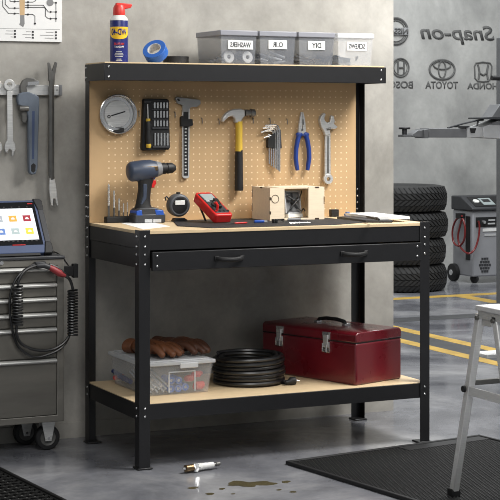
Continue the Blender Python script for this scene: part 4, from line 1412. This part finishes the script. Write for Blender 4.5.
MB().tube(smooth_path([V((-.22, .585, cT + .03)), V((-.17, .60, cT + .008)), V((-.135, .58, cT + .004)), V((cR + .008, .53, cT + .001)), V((cR + .02, .49, cT - .02)), V((cR + .036, .456, cT - .055))], 6), .0028, 6).build('charging_cord', 'cable', tab, world=True)

# ================================================================== FLOOR THINGS
# right-hand rubber mat with studs
mo = onZ(286.5, 464.5)
mx_ = V((1.417 - mo.x, -.004 - mo.y, 0)).normalized()
my_ = V((mx_.y, -mx_.x, 0))
ML_, MW_ = (V((1.417, -.004, 0)) - mo).length, 1.05
fm = thing('rubber_mat', 'black studded rubber floor mat under the step stool at right', 'floor mat', mo, (0, 0, math.atan2(mx_.y, mx_.x)))
MB().box(0, ML_, -MW_, 0, 0, .008).build('mat_sheet', 'mat', fm, bevel=.002)
bd = MB()
bd.box(-.004, .012, -MW_, .002, 0, .014).box(0, ML_ + .004, -.012, .004, 0, .0135).box(ML_ - .010, ML_ + .004, -MW_, .002, 0, .0135)
bd.build('rim', 'matborder', fm, bevel=.003)
MB().box(ML_ * .55, ML_ - .012, -.075, -.014, .006, .0105).build('smooth_border', 'matborder', fm, bevel=.001)
stud = MB()
nx, ny = 62, 68
for i in range(nx):
    for j in range(ny):
        x = .024 + i * (ML_ - .045) / nx + (.0065 if j % 2 else 0)
        y = -.026 - j * .0150
        if y < -MW_ + .02 or (x > ML_ * .54 and y > -.086):
            continue
        w_, h_ = .0042, .0048
        vs = [stud.bm.verts.new((x + a, y + b, z)) for a, b, z in ((-w_, 0, .0078), (0, -h_, .0078), (w_, 0, .0078), (0, h_, .0078))]
        vt = [stud.bm.verts.new((x + a, y + b, .0115)) for a, b in ((-w_ * .6, 0), (0, -h_ * .6), (w_ * .6, 0), (0, h_ * .6))]
        stud.bm.faces.new(vt)
        for q in range(4):
            stud.bm.faces.new((vs[q], vs[(q + 1) % 4], vt[(q + 1) % 4], vt[q]))
stud.build('stud_pattern', 'studrubber', fm, smooth=False)

# left mat with slots
lo = V((-.4430, .217, 0))
ld = V((-.399 + .443, -.316 - .217, 0)).normalized()
M['matslot'] = mat('slot_grey_rubber', (104, 104, 102), 0.6, var=0.1)
lm = thing('slotted_mat', 'black slotted rubber floor mat in the bottom left corner', 'floor mat', lo + ld * .0, (0, 0, math.atan2(ld.y, ld.x)))
# local x runs towards the viewer along the right-hand edge; local y is to the right of it
MB().box(-.08, 1.0, -.90, 0, 0, .004).build('mat_sheet', 'matslot', lm)
rm = MB().box(-.08, 1.0, -.014, .0, 0, .013).box(-.08, 1.0, -.028, -.022, .003, .012)
rm.build('rim', 'mat', lm, bevel=.003)
sl = MB()
for i in range(24):
    x = -.06 + i * .040
    pts = []
    for j in range(60):
        pts.append((x + (.007 if j % 2 else -.007), -.030 - j * .0145, .0075))
    sl.tube(pts, .0105, 5, flat=.45)
sl.build('rib_pattern', 'mat', lm, smooth=False)

# spark plug
a, b = onZ(182.5, 474), onZ(220, 468.5)
d = b - a
d.z = 0
L = d.length
ax = d.normalized()
spk = thing('spark_plug', 'white and metal spark plug lying on the floor before the bench', 'spark plug', (a + b) / 2, (0, 0, math.atan2(ax.y, ax.x)))
z = .0175
MB().lathe([(.0001, -L / 2), (.004, -L / 2 + .002), (.006, -L / 2 + .010), (.0001, -L / 2 + .012)], (0, 0, z), (1, 0, 0), 12).build('electrode', 'chrome', spk)
pf = [(.0001, -L / 2 + .011)]
for i in range(9):
    pf += [(.0115 if i % 2 else .0128, -L / 2 + .012 + i * .0040)]
pf += [(.0001, -L / 2 + .046)]
MB().lathe(pf, (0, 0, z), (1, 0, 0), 24).build('thread', 'brass', spk)
MB().lathe([(.0001, -.036), (.015, -.036), (.0172, -.033), (.0172, -.020), (.014, -.017), (.0135, -.012), (.0001, -.012)], (0, 0, z), (1, 0, 0), 6).build('hex_nut', 'chrome', spk)
MB().lathe([(.0001, -.022), (.013, -.022), (.013, -.004), (.0110, .0), (.0122, .004), (.0108, .012), (.0118, .018), (.0102, .026), (.0110, .032), (.0098, .050), (.0001, .052)], (0, 0, z), (1, 0, 0), 24).build('insulator', 'ceramic', spk)
MB().lathe([(.0001, .050), (.005, .050), (.005, .060), (.0075, .062), (.0075, L / 2 - .003), (.005, L / 2), (.0001, L / 2)], (0, 0, z), (1, 0, 0), 16).build('terminal', 'dsteel', spk)
spk.location.z = -.0003


def puddle(cx, cy, rx, ry, rz, n=40, wob=.28, h=.0012):
    ph = [random.uniform(0, 6.28) for _ in range(4)]
    pts = []
    for i in range(n):
        t_ = 2 * PI * i / n
        k_ = 1 + wob * (.5 * math.sin(2 * t_ + ph[0]) + .35 * math.sin(3 * t_ + ph[1]) + .3 * math.sin(5 * t_ + ph[2]) + .15 * math.sin(9 * t_ + ph[3]))
        x, y = rx * k_ * math.cos(t_), ry * k_ * math.sin(t_)
        pts.append(V((cx + x * math.cos(rz) - y * math.sin(rz), cy + x * math.sin(rz) + y * math.cos(rz), 0)))
    return MB().prism(pts, (0, 0, h))


c = onZ(250, 484)
tag(puddle(c.x, c.y, .066, .046, -.35, 60, wob=.5).build('oil_puddle', 'oil', None, world=True, smooth=False), 'brown oil puddle on the concrete, largest of the spots', 'puddle')
for (u, v, r, lab) in ((193, 488, .018, 'small oil spot on the floor just below the spark plug'), (210, 494, .016, 'small oil spot near bottom edge, left of the puddle'),
                       (222, 489, .012, 'small oil spot touching the left side of the puddle'), (286, 482, .018, 'oil drop on the floor between puddle and mat corner'),
                       (279, 490, .010, 'tiny oil drop right of the puddle'), (293, 492, .013, 'oil drop nearest the mat edge at the bottom'), (233, 494, .008, 'tiny oil drop below the puddle')):
    c = onZ(u, v)
    tag(puddle(c.x, c.y, r, r * .8, random.random(), 20, .2, .001).build('oil_drop', 'oil', None, world=True, smooth=False), lab, 'oil drop', 'oil drops on the floor')

# ================================================================== STEP STOOL (aluminium A-frame, at right)
SZ = .65
sc0 = onZ(475, 305, SZ)
sx, sy = sc0.x, sc0.y
sd_, sw_ = .215, .34         # platform depth (towards the viewer) and width
stool = thing('step_stool', 'aluminium folding step stool cut off by the right edge of the photo', 'step stool', (sx + sw_ / 2, sy - sd_ / 2, 0))
MB().box(sx, sx + sw_, sy - sd_, sy, SZ - .017, SZ).build('platform', 'alutop', stool, world=True, bevel=.003)
for x in (sx + .004, sx + sw_ - .01):
    MB().box(x, x + .006, sy - sd_ + .01, sy - .012, SZ - .040, SZ - .016).build('hinge_plate', 'steel', stool, world=True)
foot_b = onZ(449.5, 503, 0)
yb, yf = foot_b.y + .047, sy - .245


def rail_leg(x, y0, y1):
    def ring(y, z):
        return [V((x - .002, y - .013, z)), V((x + .022, y - .013, z)), V((x + .022, y + .013, z)), V((x - .002, y + .013, z))]
    o = MB().loft([ring(y1, .012), ring(y0, SZ - .026)]).build('leg', 'alu', stool, world=True, bevel=.003)
    MB().box(x - .005, x + .027, y1 - .017, y1 + .017, .008, .034).build('rubber_foot', 'rubber', o, world=True, bevel=.003)
    MB().cyl((x - .003, y0 - .002, SZ - .040), (x - .010, y0 - .002, SZ - .040), .008, .007, 14).build('rivet', 'dsteel', o, world=True)
    return o


ytb, ytf = sy - .008, sy - .098
for x in (sx + .006, sx + sw_ - .030):
    rail_leg(x, ytb, yb)
    rail_leg(x, ytf, yf)
for zz in (.492,):
    f = (SZ - zz) / SZ
    y = ytb + (yb - ytb) * f
    MB().box(sx + .03, sx + sw_ - .03, y - .055, y + .030, zz - .012, zz).build('tread', 'alu', stool, world=True, bevel=.002)
zz = .385
f = (SZ - zz) / SZ
y = ytb + (yb - ytb) * f
MB().box(sx + .03, sx + sw_ - .03, y - .010, y + .010, zz, zz + .016).build('cross_bar', 'dsteel', stool, world=True, bevel=.002)
yy2 = ytf + (yf - ytf) * f
for x in (sx + .006, sx + sw_ - .016):
    MB().prism([V((x, y, zz - .002)), V((x, yy2, zz - .002)), V((x, yy2, zz - .030)), V((x, y, zz - .030))], (.006, 0, 0)).build('spreader', 'alu', stool, world=True, bevel=.001)
p = V((sx - .002, y, zz - .010))
MB().cyl(p, p - V((.008, 0, 0)), .011, .010, 14).build('pivot_bolt', 'blackm', stool, world=True)
q = (SZ - .10) / SZ
MB().box(sx + .008, sx + .014, ytf + .02, ytb - .02, SZ - .062, SZ - .040).build('gusset', 'steel', stool, world=True)

# ================================================================== GARAGE BEHIND
# four tires in a stack
TR, TW_ = .335, .1915
tcn = onZ(403, 293.5) + V((math.sin(YAW), math.cos(YAW), 0)) * TR
tcn = V((onY(447, 250, tcn.y).x - TR / math.cos(YAW) * .985 - .03, tcn.y, 0))


def make_tire():
    h = TW_ / 2
    prof = [(.205, -h * .72), (.225, -h * .9), (.262, -h * 1.0), (.290, -h * .96), (.311, -h * .84), (.322, -h * .66), (.326, -h * .3), (.326, h * .3), (.322, h * .66),
            (.311, h * .84), (.290, h * .96), (.262, h * 1.0), (.225, h * .9), (.205, h * .72), (.205, -h * .72)]
    mb = MB().lathe(prof, (0, 0, h), (0, 0, 1), 72)
    n_ = 54
    for row, (z0, z1, sk) in enumerate(((-.9, -.50, .05), (-.46, -.06, .07), (.0, .40, -.07), (.46, .9, -.05))):
        for i in range(n_):
            a = 2 * PI * (i + row * .37) / n_
            w_ = 2 * PI / n_ * .66
            vs = []
            for r_ in (.305, .337):
                for zz, off in ((z0, -sk), (z1, sk)):
                    rr = r_ - (.020 if abs(zz) > .8 and r_ > .33 else (.004 if abs(zz) > .44 and r_ > .33 else 0))
                    for s_ in (-.5, .5):
                        t_ = a + off + s_ * w_
                        vs.append(mb.bm.verts.new((rr * math.cos(t_), rr * math.sin(t_), h + zz * h)))
            i0, i1, i2, i3, o0, o1, o2, o3 = vs
            for fc in ((o0, o1, o3, o2), (i0, i1, o1, o0), (i2, i3, o3, o2), (i0, i2, o2, o0), (i1, i3, o3, o1)):
                mb.bm.faces.new(fc)
    return mb.build('tire', 'tire', None)


tire = make_tire()
for i, lab in enumerate(('black tire at the bottom of the stack, on the floor', 'black tire second from the bottom of the stack', 'black tire third from the bottom of the stack', 'black tire on top of the stack')):
    t_ = tire if i == 0 else dup(tire)
    t_.location = (tcn.x + (0, -.01, .008, .0)[i], tcn.y, i * TW_)
    t_.rotation_euler = (0, 0, i * .7)
    tag(t_, lab, 'tire', 'stacked tires')

# service machine on casters
mp = onZ(472.5, 284)
mX, mY = onY(472.5, 276, 5.18).x, 5.18
mz0 = onY(473, 277, mY).z
mzt = onY(472.5, 211, mY).z
mw, mdp = .52, .28
mc = thing('service_machine', 'grey wheeled garage service machine with black console and red hose', 'service machine', (mX + mw / 2, mY + mdp / 2, 0))
MB().box(mX, mX + mw, mY, mY + mdp, mz0, mzt).build('cabinet', 'machine', mc, world=True, bevel=.012, seg=3)
zc = onY(472, 197, mY).z
MB().prism([V((mX - .01, mY - .015, mzt)), V((mX - .01, mY + mdp + .01, mzt)), V((mX - .01, mY + mdp + .01, zc)), V((mX - .01, mY + mdp * .55, zc)), V((mX - .01, mY - .015, mzt + .022))], (mw + .02, 0, 0)).build('console', 'dgrey', mc, world=True, bevel=.008)
n0 = V((0, -(zc + .015 - mzt), mdp * .5 + .015)).normalized()
sl0, sl1 = V((mX, mY - .015, mzt + .022)), V((mX, mY + mdp * .55, zc))
up = (sl1 - sl0)
cnr = up.normalized()
nn = X3.cross(cnr)
pt = lambda x, f: sl0 + X3 * x + up * f
MB().prism([pt(.03, .1), pt(.46, .1), pt(.44, .9), pt(.035, .9)], nn * .003).build('console_panel', 'glassblack', mc, world=True)
c = pt(.075, .5)
MB().cyl(c + nn * .002, c + nn * .010, .026, .025, 24).build('gauge', 'ceramic', mc, world=True)
MB().prism([pt(.115, .2), pt(.22, .2), pt(.22, .75), pt(.115, .75)], nn * .006).build('display', 'lcd', mc, world=True)
MB().prism([pt(.135, .42), pt(.20, .42), pt(.20, .64), pt(.135, .64)], nn * .0075).build('display_reading', 'ink', mc, world=True)
fy = mY - .004
fz = lambda v: onY(484, v, mY).z
MB().box(mX + .028, mX + mw - .02, fy, mY + .002, fz(227), fz(217)).build('connector_panel', 'blackm', mc, world=True, bevel=.003)
for xx in (.052, .095):
    MB().cyl((mX + xx, fy, fz(222)), (mX + xx, fy - .02, fz(222)), .014, .012, 14).build('connector', 'chrome' if xx > .07 else 'blackm', mc, world=True)
MB().box(mX + .135, mX + .20, fy - .002, fy, fz(224.5), fz(223)).box(mX + .14, mX + .20, fy - .002, fy, fz(221), fz(219.5)).build('panel_lettering', 'lgrey', mc, world=True)
MB().box(mX + .09, mX + .22, fy, mY + .002, fz(231.5), fz(228.5)).build('name_plate', 'white', mc, world=True)
MB().box(mX + .105, mX + .21, fy, mY + .002, fz(236), fz(234)).build('lettering_strip', 'lgrey', mc, world=True)
vm = MB()
vc = V((mX + .110, fy, fz(265)))
for r_ in range(5):
    for q in range(5 - abs(r_ - 2)):
        xx = (q - (4 - abs(r_ - 2)) / 2) * .022
        vm.box(vc.x + xx - .0085, vc.x + xx + .0085, fy, mY + .002, vc.z + (r_ - 2) * .024 - .008, vc.z + (r_ - 2) * .024 + .008)
vm.build('vent_grille', 'dgrey', mc, world=True)
MB().box(mX - .004, mX + .002, mY + .03, mY + .09, onX(455, 258, mX).z, onX(455, 215, mX).z).build('side_slot', 'blackm', mc, world=True)
MB().box(mX - .05, mX + .002, mY + .10, mY + .16, onX(461, 218, mX).z, onX(461, 213, mX).z).build('hose_hook', 'blackm', mc, world=True)
hs_ = [onX(u, v, mX - .035) for u, v in ((462, 216), (456, 220), (452.5, 230), (453.5, 242), (459, 246), (464, 240), (465, 228), (462.5, 219), (460, 226), (458, 238), (461, 248))]
hs_ += [onY(u, v, mY - .03) for u, v in ((468, 253.5), (474, 250), (478, 240), (479.5, 228), (478.5, 221))]
MB().tube(smooth_path(hs_, 6), .0075, 8).build('red_hose', 'wirered', mc, world=True)
for (u, y, r_, w_) in ((453.5, mY + mdp - .04, .068, .045), (486, mY + mdp - .03, .068, .045)):
    x = onY(u, 278, y).x if u < 460 else mX + mw - .06
    x = max(x, mX - .055) if u < 460 else x
    wl = MB().lathe([(.02, -w_ / 2), (r_ * .8, -w_ / 2), (r_, -w_ / 3), (r_, w_ / 3), (r_ * .8, w_ / 2), (.02, w_ / 2), (.02, -w_ / 2)], (x, y, r_), (1, 0, 0), 28).build('wheel', 'rubber', mc, world=True)
    MB().cyl((x - w_ / 2 - .004, y, r_), (x + w_ / 2 + .01, y, r_), .022, .022, 16).build('wheel_hub', 'lgrey', wl, world=True)
for x in (mX + .04, mX + mw - .08):
    cs = MB().box(x - .02, x + .02, mY + .02, mY + .06, .05, mz0 + .004).build('caster_fork', 'steel', mc, world=True)
    MB().lathe([(.0001, -.012), (.03, -.012), (.034, -.008), (.034, .008), (.03, .012), (.0001, .012)], (x, mY + .035, .034), (1, .5, 0), 20).build('caster_wheel', 'rubber', cs, world=True)

# two-post lift: column with arm
lp0 = onZ(497, 312)
lx, ly = onY(496, 300, lp0.y + .28).x, lp0.y
lift = thing('car_lift', 'grey two-post car lift column with a swing arm at right edge', 'car lift', (lx + .17, ly + .15, 0))
zL = lambda v: onY(497, v, ly).z
MB().box(lx, lx + .34, ly, ly + .28, .015, zL(35)).build('column', 'lift', lift, world=True, bevel=.006)
MB().box(lx - .03, lx + .40, ly - .05, ly + .34, 0, .016).build('base_plate', 'lift', lift, world=True)
MB().box(lx + .02, lx + .32, ly - .001, ly + .004, zL(300), zL(140)).build('column_channel', 'dgrey', lift, world=True)
ay = ly - .14
Q = lambda pts, y: [onY(u, v, y) for u, v in pts]
g5 = lambda P: crop(390, 100, .22, P)
MB().prism(Q(g5([(425, 122), (520, 85), (520, 178), (425, 172)]), ay), (0, .16, 0)).build('carriage_arm', 'liftlight', lift, world=True, bevel=.004)
MB().prism(Q(g5([(447, 112), (520, 88), (520, 116)]), ay - .002), (0, .01, 0)).build('carriage_recess', 'lift', lift, world=True)
MB().prism(Q(g5([(462, 80), (500, 20), (520, 20), (520, 80)]), ay + .03), (0, .12, 0)).build('carriage_bracket', 'lift', lift, world=True, bevel=.003)
MB().prism(Q(g5([(418, 80), (462, 78), (520, 78), (520, 88), (418, 86)]), ay - .02), (0, .16, 0)).build('carriage_plate', 'dgrey', lift, world=True)
MB().prism(Q(g5([(348, 122), (420, 122), (420, 170), (348, 170)]), ay + .02), (0, .10, 0)).build('arm_knuckle', 'liftlight', lift, world=True, bevel=.003)
MB().prism(Q(g5([(364, 128), (392, 128), (386, 150), (368, 150)]), ay + .016), (0, .01, 0)).build('knuckle_opening', 'blackm', lift, world=True)
MB().prism(Q(g5([(325, 118), (362, 118), (362, 124), (325, 124)]), ay), (0, .12, 0)).build('arm_lug', 'dgrey', lift, world=True)
MB().prism(Q(g5([(176, 128), (350, 130), (350, 171), (176, 171)]), ay + .01), (0, .11, 0)).build('outer_arm', 'lift', lift, world=True, bevel=.004)
MB().prism(Q(g5([(156, 134), (176, 132), (176, 174), (156, 174)]), ay + .005), (0, .12, 0)).build('arm_collar', 'lift', lift, world=True, bevel=.003)
MB().prism(Q(g5([(98, 166), (104, 155), (128, 137), (158, 137), (158, 170)]), ay + .025), (0, .08, 0)).build('inner_arm', 'lift', lift, world=True, bevel=.003)
MB().prism(Q(g5([(62, 158), (104, 158), (104, 168), (62, 168)]), ay + .03), (0, .07, 0)).build('pad_bracket', 'lift', lift, world=True, bevel=.002)
c0, c1 = Q(g5([(66, 168)]), ay + .065)[0], Q(g5([(66, 133)]), ay + .065)[0]
c2 = Q(g5([(66, 124)]), ay + .065)[0]
MB().cyl(c0, c1, .016, .016, 16).build('pad_screw', 'dgrey', lift, world=True)
MB().cyl(c1, c2, .036, .036, 24).build('lift_pad', 'rubber', lift, world=True, bevel=.003)
MB().tube(Q(g5([(262, 127), (330, 108), (400, 92), (425, 90)]), ay + .06), .006, 8).build('cable_stay', 'dgrey', lift, world=True)
MB().tube(Q(g5([(400, 95), (396, 118)]), ay + .06), .006, 8).build('stay_post', 'dgrey', lift, world=True)
q = Q([(495.5, 78)], ly - .02)[0]
MB().cyl(q - V((.03, 0, 0)), q + V((.08, 0, 0)), .016, .016, 12).build('release_handle', 'rubber', lift, world=True)

# lettering and emblems on the far wall
LY = FARW - .012


def far(u, v, y=LY):
    return onY(u, v, y)


def sign(label, name, cu, cv):
    p = far(cu, cv)
    return thing(name, label, 'wall sign', (p.x, FARW, p.z), group='signs on the far wall')


def far_text(word, u0, v0, u1, v1, parent, bold=0, shear=0):
    a, b = far(u0, v1), far(u1, v0)
    zl_, zr_ = far(u0, (v0 + v1) / 2), far(u1, (v0 + v1) / 2)
    c = (a + b) / 2
    text(word, V((c.x, FARW - .001, c.z)), X3, Z3, b.x - a.x, b.z - a.z, 'logo', parent, True, bold=bold, shear=shear, depth=.004)


def ell(parent, cu, cv, ru, rv, r=.006, name='emblem_ring', a0=0, a1=2 * PI):
    c = far(cu, cv)
    rx = (far(cu + ru, cv).x - far(cu - ru, cv).x) / 2
    rz = (far(cu, cv - rv).z - far(cu, cv + rv).z) / 2
    full = abs(a1 - a0 - 2 * PI) < 1e-6
    P = [V((c.x + rx * math.cos(a), LY + .006, c.z + rz * math.sin(a))) for a in [a0 + (a1 - a0) * i / (40 if full else 39) for i in range(40)]]
    return MB().tube(P, r, 6, closed=full).build(name, 'logo', parent, world=True)


def far_line(parent, pts, r=.006, name='emblem_bar'):
    return MB().tube([far(u, v, LY + .006) for u, v in pts], r, 6).build(name, 'logo', parent, world=True)


s1 = sign('dark bold slanted mirrored lettering, topmost on the far wall', 'wall_lettering', 457, 34)
far_text('Snap-on', 421, 26, 495, 43.5, s1, bold=.018, shear=.22)
s2 = sign('round ring emblem crossed by a bar, cut by the near wall edge', 'wall_emblem', 397, 31)
ell(s2, 396, 31, 12, 13, .010)
ell(s2, 396, 31, 9.5, 10.5, .004)
MB().box(far(382, 31).x, far(408, 31).x, FARW - .02, FARW - .001, far(396, 34.5).z, far(396, 27.5).z).build('emblem_bar', 'liftlight', s2, world=True)
far_text('NISSAN', 384, 28.5, 407, 33.5, s2, bold=.02)
for w_ in s2.children:
    if w_.name.startswith('lettering'):
        for v_ in w_.data.vertices:
            v_.co.y -= .022
s3 = sign('small ringed emblem above cut-off mirrored lettering, beside the near wall', 'wall_emblem', 401, 68)
ell(s3, 401, 67.5, 8.3, 9.2, .006)
ell(s3, 401, 67.5, 6.6, 7.4, .003)
far_line(s3, [(398, 62), (398, 73)], .007)
far_line(s3, [(404, 62), (404, 73)], .007)
far_line(s3, [(398, 67.5), (404, 67.5)], .007)
far_text('BOSCH', 383, 81, 413.5, 88, s3, bold=.02)
s4 = sign('oval emblem of interlocking rings above mirrored lettering, middle of the lower row', 'wall_emblem', 442, 70)
ell(s4, 442.5, 69.5, 12.6, 9.8, .008)
ell(s4, 442.5, 65, 8.6, 4.2, .006)
ell(s4, 442.5, 69.5, 3.6, 8.4, .006)
far_text('TOYOTA', 426, 81.5, 458.5, 88.5, s4, bold=.015)
s5 = sign('rounded square emblem above mirrored lettering, right end of the lower row', 'wall_emblem', 483, 72)
c = [(474.5, 66), (476, 63), (483, 62), (490, 63), (491.8, 66), (491, 78), (488.5, 81), (483, 81.6), (477.5, 81), (475, 78)]
MB().tube([far(u, v, LY + .006) for u, v in c], .006, 6, closed=True).build('emblem_frame', 'logo', s5, world=True)
far_line(s5, [(478, 64.5), (479.5, 72), (478.5, 79)], .008)
far_line(s5, [(488.3, 64.5), (486.8, 72), (487.8, 79)], .008)
far_line(s5, [(479.5, 73), (483.2, 75), (486.8, 73)], .007)
far_text('HONDA', 468, 83, 498, 89, s5, bold=.015)
